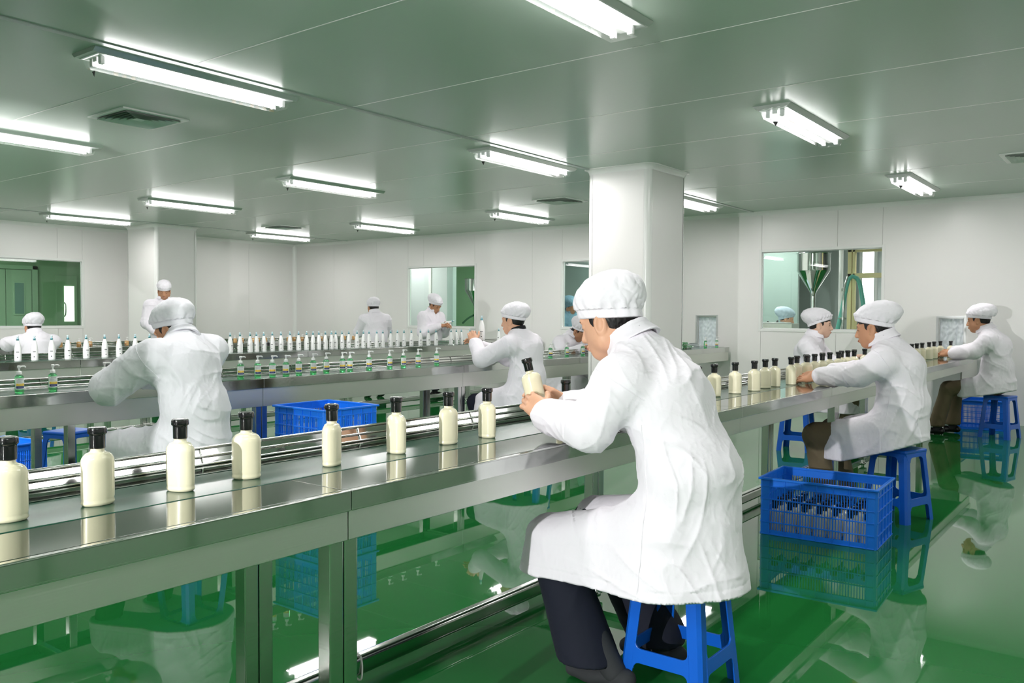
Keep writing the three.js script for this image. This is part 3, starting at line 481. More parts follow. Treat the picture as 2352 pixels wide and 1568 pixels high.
[-5.10, -5.22, -5.31, -5.51, -5.84, -5.99, -6.11, -7.65, -7.84, -7.96, -8.12, -8.22, -8.33, -8.41, -8.62, -8.82, -8.92, -9.34, -9.46, -9.76, -9.90, -10.02, -10.13].forEach((z, i, all) => {
  const label = 'small tan pump bottle, ' + (i < 12 ? ordinal[i] + ' from the left' : ordinal[all.length - 1 - i] + ' from the right') + ' on the rearmost conveyor', x = -11.15 + 0.06 * Math.sin(i * 3.7), turn = ((i * 37) % 20) / 6 - 0.8;
  if (tan0) { copy(tan0, label, [x, TOP - 0.001, z], turn, TAN_ROW); return; }
  tan0 = thing('pump_bottle', label, 'bottle', [x, TOP - 0.001, z], turn, TAN_ROW); part('body', tanBody, M_tan, tan0); part('pump_head', tanHead, M.white_plastic, tan0); part('printed_label', labelPatch(0.0284, 0.0284, 0.012, 0.056, 2.2), M_tanlabel, tan0);
});
// green bottles lying in a clear bag at the end of the second conveyor
{
  for (let i = 0; i < 7; i++) { const o = copy(pump0, 'green bottle lying in the bagged heap left of the wall hatch', [0, 0, 0], 0, 'green bottles in the bagged heap'); o.rotation.set(Math.PI / 2, 0, rr(-0.05, 0.05) + (i % 2 ? Math.PI : 0), 'YXZ'); o.position.set(-5.06 + rr(-0.02, 0.02), TOP + 0.024 + (i > 4 ? 0.047 : 0), -10.38 - (i % 5) * 0.06 - (i > 4 ? 0.03 : 0)); }
}

// ---------------------------------------------------------------- plastic stools
// parts: seat with its apron, four legs of folded plate, four stretchers
function makeStool(label, pos, turn) {
  const t = thing('plastic_stool', label, 'stool', pos, turn), h = 0.45, a = 0.118, b = 0.158, th = 0.005;
  const half = (y) => THREE.MathUtils.lerp(b, a, y / h);
  const seat = new RoundedBoxGeometry(2 * a + 0.012, 0.026, 2 * a + 0.012, 3, 0.012); seat.translate(0, h - 0.013, 0);
  const dimple = lathe([[0, h + 0.0005], [0.03, h + 0.0005], [0.032, h + 0.003], [0.036, h + 0.003], [0.038, h - 0.002], [0, h - 0.002]], 20);
  const apron = [], stretch = [];
  // one side in its own plane: s along the side, y up; bent to the slope of the legs
  const side = (pts, k) => { const g = extrude(polygon(pts), th, 0.0012); const p = g.attributes.position; for (let i = 0; i < p.count; i++) { const y = p.getY(i), z = p.getZ(i); p.setZ(i, half(y) - th + z); } g.rotateY(k * Math.PI / 2); g.computeVertexNormals(); return g; };
  const fillet = (x, y, r, a0, n = 5) => Array.from({ length: n + 1 }, (_, i) => { const q = (a0 + 90 * i / n) * R; return [x + r * Math.cos(q), y + r * Math.sin(q)]; });
  const w0 = (y) => half(y) - 0.048;        // inner edge of a leg
  for (let k = 0; k < 4; k++) {
    const r = 0.03, yb = 0.405;
    apron.push(side([[-a - 0.002, h - 0.012], [-half(yb - r) + 0.03, yb - r], [-w0(yb - r), yb - r], ...Array.from({ length: 6 }, (_, i) => { const q = (180 - 18 * i) * R; return [-w0(yb) + r + r * Math.cos(q), yb - r + r * Math.sin(q)]; }), ...Array.from({ length: 6 }, (_, i) => { const q = (90 - 18 * i) * R; return [w0(yb) - r + r * Math.cos(q), yb - r + r * Math.sin(q)]; }), [w0(yb - r), yb - r], [half(yb - r) - 0.03, yb - r], [a + 0.002, h - 0.012]], k));
    const y0 = 0.105, y1 = 0.150, q = 0.022, L = (y) => w0(y) + 0.004;
    stretch.push(side([[-L(y0 - q), y0 - q], ...Array.from({ length: 6 }, (_, i) => { const g = (180 - 18 * i) * R; return [-w0(y0) + q + q * Math.cos(g), y0 - q + q * Math.sin(g)]; }), ...Array.from({ length: 6 }, (_, i) => { const g = (90 - 18 * i) * R; return [w0(y0) - q + q * Math.cos(g), y0 - q + q * Math.sin(g)]; }), [L(y0 - q), y0 - q], [L(y1 + q), y1 + q], ...Array.from({ length: 6 }, (_, i) => { const g = (0 - 18 * i) * R; return [w0(y1) - q + q * Math.cos(g), y1 + q + q * Math.sin(g)]; }), ...Array.from({ length: 6 }, (_, i) => { const g = (-90 - 18 * i) * R; return [-w0(y1) + q + q * Math.cos(g), y1 + q + q * Math.sin(g)]; }), [-L(y1 + q), y1 + q]], k));
  }
  part('seat', [seat, dimple, ...apron], M.blue, t);
  for (const s of stretch) part('stretcher', s, M.blue, t);
  for (let k = 0; k < 4; k++) {   // a leg: an L of plate with a chamfered outer corner, tapering upwards
    const prof = (y) => { const o = half(y), w = 0.048, c = 0.012; return [[o - w, o], [o - c, o], [o, o - c], [o, o - w], [o - th, o - w], [o - th, o - c - 0.002], [o - c - 0.002, o - th], [o - w, o - th]]; };
    const pos3 = [], idx = [], lv = [0, 0.008, 0.2, h - 0.02];
    for (const y of lv) for (const [x, z] of prof(y)) pos3.push(x, y, z);
    for (let l = 0; l + 1 < lv.length; l++) for (let i = 0; i < 8; i++) { const A = l * 8 + i, B = l * 8 + (i + 1) % 8; idx.push(A, B, A + 8, B, B + 8, A + 8); }
    for (const [p, q, r] of [[0, 1, 7], [1, 6, 7], [1, 2, 6], [2, 5, 6], [2, 3, 5], [3, 4, 5]]) idx.push(p, r, q);
    const g = new THREE.BufferGeometry(); g.setAttribute('position', new THREE.Float32BufferAttribute(pos3, 3)); g.setIndex(idx); const gg = g.toNonIndexed(); gg.computeVertexNormals(); gg.setAttribute('uv', new THREE.Float32BufferAttribute(new Float32Array(gg.attributes.position.count * 2), 2)); gg.rotateY(k * Math.PI / 2);
    part('leg', gg, M.blue, t);
  }
  return t;
}
const stool0 = makeStool('blue plastic stool under the nearest worker in the foreground', [-1.295, 0, -2.665], 0);
copy(stool0, 'blue plastic stool behind the right crate, under the freckled worker', [-1.305, 0, -5.765], -0.31);
copy(stool0, 'blue plastic stool under the farthest seated man at the right', [-1.33, 0, -10.3], -0.27);
copy(stool0, 'blue plastic stool under the young woman, seen beneath the table', [-2.74, 0, -8.1], 0.1);
copy(stool0, 'blue plastic stool under the dark-collared woman, mirrored in the floor', [-4.40, 0, -6.06], 0.1);
copy(stool0, 'blue plastic stool under the man seated at left centre', [-4.28, 0, -2.66], 0.1);
copy(stool0, 'blue plastic stool beneath the far left conveyors, near the left picture edge', [-10.35, 0, -4.46], 0.0);
copy(stool0, 'blue plastic stool beside the crate under the second conveyor at left', [-6.1, 0, -2.85], 0.3);
// ---------------------------------------------------------------- plastic crates
function makeCrate(label, pos, turn, W, D, cells) {
  const t = thing('plastic_crate', label, 'crate', pos, turn), H = 0.335, fl = 0.012, M0 = M.crate_blue;
  const out = (y) => fl * (y / H);
  part('rim', [bx(-W / 2 - 0.012, W / 2 + 0.012, H - 0.014, H, -D / 2 - 0.012, -D / 2 + 0.006, 0.004, 2), bx(-W / 2 - 0.012, W / 2 + 0.012, H - 0.014, H, D / 2 - 0.006, D / 2 + 0.012, 0.004, 2), bx(-W / 2 - 0.012, -W / 2 + 0.006, H - 0.014, H, -D / 2, D / 2, 0.004, 2), bx(W / 2 - 0.006, W / 2 + 0.012, H - 0.014, H, -D / 2, D / 2, 0.004, 2)], M0, t);
  part('floor_panel', bx(-W / 2 + 0.01, W / 2 - 0.01, 0.004, 0.012, -D / 2 + 0.01, D / 2 - 0.01, 0.003), M0, t);
  const wall = (len, n) => {
    const g = [], post = 0.05, y = [0.004, 0.075, 0.145, 0.21, 0.285, H - 0.012];
    g.push(bx(-len / 2 + 0.02, len / 2 - 0.02, 0.285, H - 0.012, -0.004, 0, 0.001)); g.push(bx(-len / 2 + 0.02, len / 2 - 0.02, 0.002, 0.03, -0.004, 0, 0.001));
    for (const h of y) g.push(bx(-len / 2 + 0.01, len / 2 - 0.01, h - 0.003, h + 0.003, -0.005, 0.006, 0.001));
    const w = (len - 2 * post) / n;
    for (let i = 0; i <= n; i++) { const x = -len / 2 + post + i * w; g.push(bx(x - 0.003, x + 0.003, 0.003, H - 0.013, -0.005, 0.006, 0.001)); }
    for (let i = 0; i < n; i++) { const m = 6; for (let k = 1; k < m; k++) { const x = -len / 2 + post + (i + k / m) * w; g.push(bx(x - 0.0022, x + 0.0022, 0.03, 0.287, -0.004, 0, 0)); } }
    return merge(g);
  };
  const put = (g, d, a) => { g.translate(0, 0, d); g.rotateY(a); return g; };
  part('side_panel', put(wall(W, cells[0]), D / 2, 0), M0, t); part('side_panel', put(wall(W, cells[0]), D / 2, Math.PI), M0, t);
  part('side_panel', put(wall(D, cells[1]), W / 2, Math.PI / 2), M0, t); part('side_panel', put(wall(D, cells[1]), W / 2, -Math.PI / 2), M0, t);
  for (const [sx, sz] of [[1, 1], [1, -1], [-1, 1], [-1, -1]]) {
    const r = 0.02, s = polygon([[0, 0.055], [-0.003, 0.055], [-0.003, r], ...Array.from({ length: 6 }, (_, i) => { const q = (180 + 18 * i) * R; return [-0.003 + r + r * Math.cos(q), -0.003 + r + r * Math.sin(q)]; }), [r, -0.003], [0.055, -0.003], [0.055, 0.0], [r, 0.002], [0.006, 0.006], [0.002, r]]);
    const g = extrude(s, H - 0.012, 0); g.rotateX(Math.PI / 2); g.translate(0, H - 0.012, 0); // shape's y becomes z
    g.scale(-sx, 1, -sz); if (sx * sz < 0) { const p = g.attributes.position; for (let i = 0; i < p.count; i += 3) { const a = [p.getX(i), p.getY(i), p.getZ(i)]; p.setXYZ(i, p.getX(i + 1), p.getY(i + 1), p.getZ(i + 1)); p.setXYZ(i + 1, ...a); } }
    g.translate(sx * W / 2, 0, sz * D / 2); g.computeVertexNormals(); part('corner_post', g, M0, t);
  }
  return t;
}
makeCrate('blue plastic crate of cream bottles on the floor at lower right', [-1.535, 0, -5.07], 0.05, 0.64, 0.44, [6, 4]);
for (let i = 0; i < 7; i++) for (let j = 0; j < 4; j++) { const o = lotion('cream lotion bottle packed inside the blue crate at lower right', 0, 0, 0, 'bottles inside the lower right crate', 0.013), x = -0.255 + i * 0.085, z = -0.15 + j * 0.1, c = Math.cos(0.05), s = Math.sin(0.05); o.position.set(-1.535 + x * c + z * s, 0.013, -5.07 - x * s + z * c); o.rotation.y = rr(-0.3, 0.3); }
const crate1 = makeCrate('upper blue plastic crate of the stack behind the front conveyor', [-4.44, 0.335, -3.76], 0, 0.50, 0.46, [5, 4]);
copy(crate1, 'lower blue plastic crate of the stack behind the front conveyor', [-4.44, 0, -3.76], 0);
copy(crate1, 'blue plastic crate beside the farthest stool at the right wall', [-1.62, 0, -11.05], 0.1);
copy(crate1, 'blue plastic crate under the second conveyor at the far left', [-6.7, 0, -2.6], 0.2);
// ---------------------------------------------------------------- bodies as distance fields, meshed with surface nets
const clamp01 = (v) => (v < 0 ? 0 : v > 1 ? 1 : v);
const smin = (a, b, k) => { const h = Math.max(k - Math.abs(a - b), 0) / k; return Math.min(a, b) - h * h * k * 0.25; };
const smax = (a, b, k) => -smin(-a, -b, k);
// tapered capsule; sx widens it across the body
function cap(a, b, ra, rb, sx = 1, ox = 0) {
  const ax = (a[0] - ox) / sx, bax = (b[0] - ox) / sx - ax, bay = b[1] - a[1], baz = b[2] - a[2], bb = 1 / (bax * bax + bay * bay + baz * baz + 1e-9);
  return (x, y, z) => { const px = (x - ox) / sx - ax, py = y - a[1], pz = z - a[2], h = clamp01((px * bax + py * bay + pz * baz) * bb); return Math.hypot(px - bax * h, py - bay * h, pz - baz * h) - ra - (rb - ra) * h; };
}
function ell(c, r) { return (x, y, z) => { const a = (x - c[0]) / r[0], b = (y - c[1]) / r[1], d = (z - c[2]) / r[2], k0 = Math.hypot(a, b, d), k1 = Math.hypot(a / r[0], b / r[1], d / r[2]); return k1 < 1e-9 ? -Math.min(...r) : k0 * (k0 - 1) / k1; }; }
// cloth hanging from a line down to a level: the line swept downwards, wider below
function drape(a, b, ra, rb, hem, flare) {
  const bx_ = b[0] - a[0], bz_ = b[2] - a[2], bb = 1 / (bx_ * bx_ + bz_ * bz_ + 1e-9);
  return (x, y, z) => { const h = clamp01(((x - a[0]) * bx_ + (z - a[2]) * bz_) * bb), ya = a[1] + (b[1] - a[1]) * h, r = ra + (rb - ra) * h + flare * clamp01((ya - y) / 0.3), dy = y > ya ? y - ya : 0; return Math.max(Math.hypot(x - a[0] - bx_ * h, z - a[2] - bz_ * h, dy) - r, hem - y); };
}
function union(list, k) { return (x, y, z) => { let d = list[0](x, y, z); for (let i = 1; i < list.length; i++) d = smin(d, list[i](x, y, z), k); return d; }; }
function placedField(f, m) { const e = m.clone().invert().elements, s = 1 / Math.cbrt(Math.abs(m.clone().invert().determinant())); return (x, y, z) => f(e[0] * x + e[4] * y + e[8] * z + e[12], e[1] * x + e[5] * y + e[9] * z + e[13], e[2] * x + e[6] * y + e[10] * z + e[14]) * s; }
function netMesh(f, lo, hi, cell, slack = 1.6) {
  const nx = Math.ceil((hi[0] - lo[0]) / cell) + 1, ny = Math.ceil((hi[1] - lo[1]) / cell) + 1, nz = Math.ceil((hi[2] - lo[2]) / cell) + 1, S = 4;
  const F = new Float32Array(nx * ny * nz).fill(1), id = (i, j, k) => i + nx * (j + ny * k);
  for (let k0 = 0; k0 < nz; k0 += S) for (let j0 = 0; j0 < ny; j0 += S) for (let i0 = 0; i0 < nx; i0 += S) {
    const c = f(lo[0] + (i0 + 1.5) * cell, lo[1] + (j0 + 1.5) * cell, lo[2] + (k0 + 1.5) * cell), far = Math.abs(c) > cell * S * 0.87 * slack + 0.012;
    for (let k = k0; k < Math.min(k0 + S, nz); k++) for (let j = j0; j < Math.min(j0 + S, ny); j++) for (let i = i0; i < Math.min(i0 + S, nx); i++) F[id(i, j, k)] = far ? c : f(lo[0] + i * cell, lo[1] + j * cell, lo[2] + k * cell);
  }
  const V_ = new Int32Array(nx * ny * nz).fill(-1), pos = [], idx = [];
  const co = [[0, 0, 0], [1, 0, 0], [0, 1, 0], [1, 1, 0], [0, 0, 1], [1, 0, 1], [0, 1, 1], [1, 1, 1]], ed = [[0, 1], [0, 2], [0, 4], [1, 3], [1, 5], [2, 3], [2, 6], [3, 7], [4, 5], [4, 6], [5, 7], [6, 7]], v = new Float32Array(8);
  for (let k = 0; k < nz - 1; k++) for (let j = 0; j < ny - 1; j++) for (let i = 0; i < nx - 1; i++) {
    let m = 0; for (let c = 0; c < 8; c++) { v[c] = F[id(i + co[c][0], j + co[c][1], k + co[c][2])]; if (v[c] < 0) m |= 1 << c; }
    if (m === 0 || m === 255) continue;
    let sx = 0, sy = 0, sz = 0, n = 0;
    for (const [a, b] of ed) if ((v[a] < 0) !== (v[b] < 0)) { const t = v[a] / (v[a] - v[b]); sx += co[a][0] + (co[b][0] - co[a][0]) * t; sy += co[a][1] + (co[b][1] - co[a][1]) * t; sz += co[a][2] + (co[b][2] - co[a][2]) * t; n++; }
    V_[id(i, j, k)] = pos.length / 3; pos.push(lo[0] + (i + sx / n) * cell, lo[1] + (j + sy / n) * cell, lo[2] + (k + sz / n) * cell);
  }
  const quad = (a, b, c, d, flip) => { if (a < 0 || b < 0 || c < 0 || d < 0) return; flip ? idx.push(a, c, b, a, d, c) : idx.push(a, b, c, a, c, d); };
  for (let k = 1; k < nz - 1; k++) for (let j = 1; j < ny - 1; j++) for (let i = 1; i < nx - 1; i++) {
    const a = F[id(i, j, k)] < 0;
    if (a !== F[id(i + 1, j, k)] < 0) quad(V_[id(i, j - 1, k - 1)], V_[id(i, j, k - 1)], V_[id(i, j, k)], V_[id(i, j - 1, k)], !a);
    if (a !== F[id(i, j + 1, k)] < 0) quad(V_[id(i - 1, j, k - 1)], V_[id(i - 1, j, k)], V_[id(i, j, k)], V_[id(i, j, k - 1)], !a);
    if (a !== F[id(i, j, k + 1)] < 0) quad(V_[id(i - 1, j - 1, k)], V_[id(i, j - 1, k)], V_[id(i, j, k)], V_[id(i - 1, j, k)], !a);
  }
  const g = new THREE.BufferGeometry(); g.setAttribute('position', new THREE.Float32BufferAttribute(pos, 3)); g.setIndex(idx);
  const N = new Float32Array(pos.length), e = cell * 0.45;
  for (let i = 0; i < pos.length; i += 3) { const x = pos[i], y = pos[i + 1], z = pos[i + 2]; const q0 = f(x + e, y - e, z - e), q1 = f(x - e, y - e, z + e), q2 = f(x - e, y + e, z - e), q3 = f(x + e, y + e, z + e), a = q0 - q1 - q2 + q3, b = q2 - q0 - q1 + q3, c = q1 - q0 - q2 + q3; const l = Math.hypot(a, b, c) || 1; N[i] = a / l; N[i + 1] = b / l; N[i + 2] = c / l; }
  g.setAttribute('normal', new THREE.BufferAttribute(N, 3)); g.setAttribute('uv', new THREE.BufferAttribute(new Float32Array(pos.length / 3 * 2), 2)); return boxUV(g);
}
const bounds = (pts, pad) => [[0, 1, 2].map((c) => Math.min(...pts.map((p) => p[c])) - pad), [0, 1, 2].map((c) => Math.max(...pts.map((p) => p[c])) + pad)];
function frameMatrix(pos, dir, up, s = 1) { const z = V(...dir).normalize(), x = V(...up).cross(z).normalize(), y = z.clone().cross(x); return new THREE.Matrix4().makeBasis(x, y, z).scale(V(s, s, s)).setPosition(...pos); }
const nrm = (v) => { const l = Math.hypot(...v); return v.map((c) => c / l); }, mix3 = (a, b, t) => a.map((c, i) => c + (b[i] - c) * t), off = (p, x, y, z) => [p[0] + x, p[1] + y, p[2] + z];

// head, looking along +z, centred between the ears
const headField = (() => {
  const base = union([ell([0, 0.022, -0.012], [0.074, 0.094, 0.094]), ell([0, -0.045, 0.022], [0.056, 0.066, 0.066]), ell([0, -0.092, 0.05], [0.026, 0.022, 0.026]), cap([-0.05, -0.06, 0.005], [0.05, -0.06, 0.005], 0.03, 0.03)], 0.04);
  const nose = union([cap([0, 0.004, 0.083], [0, -0.034, 0.102], 0.009, 0.0115), ell([-0.012, -0.038, 0.09], [0.008, 0.007, 0.01]), ell([0.012, -0.038, 0.09], [0.008, 0.007, 0.01])], 0.012);
  const lips = union([ell([0, -0.0615, 0.088], [0.022, 0.0055, 0.010]), ell([0, -0.0715, 0.086], [0.019, 0.006, 0.010])], 0.004);
  const brow = cap([-0.036, 0.022, 0.073], [0.036, 0.022, 0.073], 0.011, 0.011), sock = [ell([-0.032, 0.004, 0.09], [0.019, 0.012, 0.014]), ell([0.032, 0.004, 0.09], [0.019, 0.012, 0.014])];
  const lid = [ell([-0.031, 0.003, 0.071], [0.0145, 0.0105, 0.012]), ell([0.031, 0.003, 0.071], [0.0145, 0.0105, 0.012])];
  const ear = [-1, 1].map((s) => { const o = ell([0, 0, 0], [0.009, 0.035, 0.021]), i = ell([0.009, 0.002, 0.003], [0.009, 0.024, 0.013]), f = (x, y, z) => smax(o(x, y, z), -i(x, y, z), 0.006); const m = new THREE.Matrix4().makeRotationFromEuler(new THREE.Euler(-0.18, s > 0 ? 0.32 : -0.32, 0)); if (s < 0) m.multiply(new THREE.Matrix4().makeScale(-1, 1, 1)); m.setPosition(s * 0.080, -0.010, -0.008); return placedField(f, m); });
  return (x, y, z) => {
    let d = smin(base(x, y, z), brow(x, y, z), 0.02); d = smax(d, -sock[0](x, y, z), 0.012); d = smax(d, -sock[1](x, y, z), 0.012);
    d = smin(d, nose(x, y, z), 0.012); d = smin(d, Math.min(lid[0](x, y, z), lid[1](x, y, z)), 0.006); d = smin(d, lips(x, y, z), 0.007);
    return smin(d, Math.min(ear[0](x, y, z), ear[1](x, y, z)), 0.008);
  };
})();
// hair shows between the cap and the collar, with sideburns before the ears
const hairField = (long) => { const o = ell([0, 0.020, -0.014], [0.0795, 0.100, 0.0985]); return (x, y, z) => { const d = o(x, y, z) + 0.0012 * n3(x * 90, y * 30, z * 90); const front = z - (y < 0.03 ? 0.006 + (Math.abs(x) > 0.05 ? 0.028 * clamp01((y + 0.045) / 0.05) : 0) : 0.2); const low = -0.072 - y + (z > -0.03 ? (z + 0.03) * 0.9 : 0) - (long ? 0.03 : 0); const earGap = 0.026 - Math.hypot((y + 0.01) * 0.75, z + 0.004); return Math.max(d, front, low, Math.abs(x) > 0.055 ? earGap : -1); }; };
const capField = (s) => {   // soft cap: a puffed crown gathered into a flat band; s.puff, s.back, s.low
  const c = ell([0, 0.078, -0.022 - s.back * 0.5], [0.098 + s.puff * 0.5, 0.082 + s.puff * 0.35, 0.112 + s.puff * 0.4 + s.back * 0.5]);
  const k = s.seed, tilt = s.tilt ?? 0.30;
  return (x, y, z) => {
    const e = y - 0.034 - z * tilt + s.low;                     // height above the lower edge, which dips at the back
    const a = Math.atan2(x, z), g = Math.exp(-((e - 0.032) ** 2) / 0.0008);
    const fold = 0.0032 * g * Math.sin(a * 17 + 3 * n3(x * 9, y * 9, k)) + 0.005 * (0.45 - Math.abs(n3(x * 11 + k, y * 9, z * 11))) + 0.002 * (0.4 - Math.abs(n3(x * 28, y * 24 + k, z * 28)));
    const band = Math.hypot(x / 0.86, (z + 0.012) / 1.05) - 0.1;   // the band round the brow
    const d = smin(c(x, y, z), Math.max(band - 0.002, e - 0.045), 0.02) + fold;
    return smax(smax(d, -e, 0.004), e < 0.03 ? band - 0.004 : -1, 0.006);
  };
};
// hand: wrist at the origin, fingers along +z, back of the hand +y; side +1 has its thumb on +x
function handField(side, curl, spread, thumb, tight = 1) {
  const parts = [], P = ell([0, 0, 0.048], [0.040, 0.0155, 0.052]), fx = [-0.0295, -0.0105, 0.0095, 0.0285].map((v) => -v * side), len = [[0.036, 0.022, 0.019], [0.044, 0.027, 0.021], [0.047, 0.029, 0.022], [0.042, 0.025, 0.021]].map((l) => l.map((v) => v));
  const order = [0, 1, 2, 3];                                   // little finger first: it lies away from the thumb
  const pl = cap([-0.024 * side * -1, 0, 0.02], [-0.026 * side * -1, 0.0, 0.085], 0.013, 0.012), pr = cap([0.022 * -side, 0, 0.018], [0.026 * -side, 0, 0.08], 0.013, 0.011);
  parts.push(P, pl, pr, cap([0, 0, -0.03], [0, 0, 0.02], 0.0275, 0.025, 1.0));
  const fingers = [];
  for (const i of order) {
    const c = Array.isArray(curl) ? curl[i] : curl, s = side * -1; let p = [fx[i] * -1 * -1, 0.002, i === 0 ? 0.082 : i === 3 ? 0.088 : 0.092], a = 0, yaw = (fx[i] / 0.03) * spread;
    const r = i === 0 ? [0.0085, 0.0078, 0.0070, 0.006] : [0.0098, 0.0088, 0.0078, 0.0066];
    fingers.push([p, r, yaw, c, len[i]]);
    for (let k = 0; k < 3; k++) { a += c[k] ?? c; const l = len[i][k], q = [p[0] + l * Math.sin(yaw) * Math.cos(a), p[1] - l * Math.sin(a), p[2] + l * Math.cos(yaw) * Math.cos(a)]; parts.push(cap(p, q, r[k], r[k + 1])); p = q; }
  }
  { let p = [0.030 * side, -0.004, 0.022]; const [t0, t1, t2] = thumb, dir = (u, w) => [Math.cos(w) * Math.sin(u) * side, -Math.sin(w), Math.cos(w) * Math.cos(u)]; let q = p.map((v, i) => v + 0.038 * dir(t0, t2)[i]); parts.push(cap(p, q, 0.015, 0.0115)); p = q; q = p.map((v, i) => v + 0.031 * dir(t1, t2 * 1.2)[i]); parts.push(cap(p, q, 0.0112, 0.0098)); p = q; q = p.map((v, i) => v + 0.023 * dir(t1 - 0.15, t2 * 1.4)[i]); parts.push(cap(p, q, 0.0098, 0.0075)); }
  const palm = union(parts.slice(0, 4), 0.02), rest = parts.slice(4);
  return (x, y, z) => { let d = palm(x, y, z); for (const f of rest) d = smin(d, f(x, y, z), 0.006); return d; };
}
// cloth creases: ridges of stretched noise; amp in metres
function creases(amp, k, fy = 4) {
  const ax = [[0.82, 0.30, 0.48], [0.55, -0.62, 0.56], [0.20, 0.93, -0.30]].map(nrm);
  return (x, y, z) => {
    const w = 0.35 * n3(x * 2.3 + k, y * 2.0, z * 2.3), p = [x + w * 0.12, y - w * 0.1, z + w * 0.1]; let s = 0;
    for (let i = 0; i < 3; i++) { const a = ax[i], u = p[0] * a[0] + p[1] * a[1] + p[2] * a[2], f = i === 2 ? 5.5 : 8, m = clamp01(0.5 + 1.1 * n3(x * 3 + 11 * i, y * 2.6 - k, z * 3)); s += m * Math.pow(1 - Math.abs(n3(u * f + k, (p[0] - u * a[0]) * 2.0 + i * 5, (p[1] - u * a[1] + p[2] - u * a[2]) * 1.6)), 5); }
    const t = Math.pow(1 - Math.abs(n3(x * 21 + k, y * 12 + x * 7, z * 21)), 6);
    return amp * (0.5 - s) - amp * 0.22 * t + amp * 0.4 * n3(x * 4, y * 3 + k, z * 4);
  };
}

const cloth = (c) => phy({ color: c, roughness: 0.85, sheen: c.g > 0.5 ? 0.15 : 0, sheenRoughness: 0.6, bumpMap: rep(weave, 6, 6), bumpScale: 0.00025 });
const MC = { coat: cloth(lin(0.89, 0.845, 0.91)), coat_cool: cloth(lin(0.83, 0.82, 0.87)), cap: cloth(lin(0.89, 0.85, 0.91)), navy: cloth(lin(0.0035, 0.0055, 0.018)), khaki: cloth(lin(0.17, 0.13, 0.075)), black: cloth(lin(0.006, 0.006, 0.008)), blue_suit: cloth(lin(0.16, 0.33, 0.42)), sock: cloth(lin(0.03, 0.032, 0.036)), shoe: std({ color: lin(0.008, 0.008, 0.009), roughness: 0.35 }), sole: std({ color: lin(0.03, 0.03, 0.03), roughness: 0.6 }), stripe: std({ color: lin(0.8, 0.8, 0.8), roughness: 0.6 }),
  hair: std({ color: lin(0.008, 0.006, 0.006), roughness: 0.5 }), eye: std({ color: lin(0.012, 0.008, 0.006), roughness: 0.3 }), lip: std({ color: lin(0.42, 0.16, 0.13), roughness: 0.45 }) };
const skin = (r, g, b) => phy({ color: lin(r, g, b), roughness: 0.48, specularIntensity: 0.7 });
const MS = { fair: skin(0.72, 0.40, 0.26), warm: skin(0.58, 0.29, 0.17), pale: skin(0.76, 0.48, 0.36), tan: skin(0.50, 0.25, 0.14) };

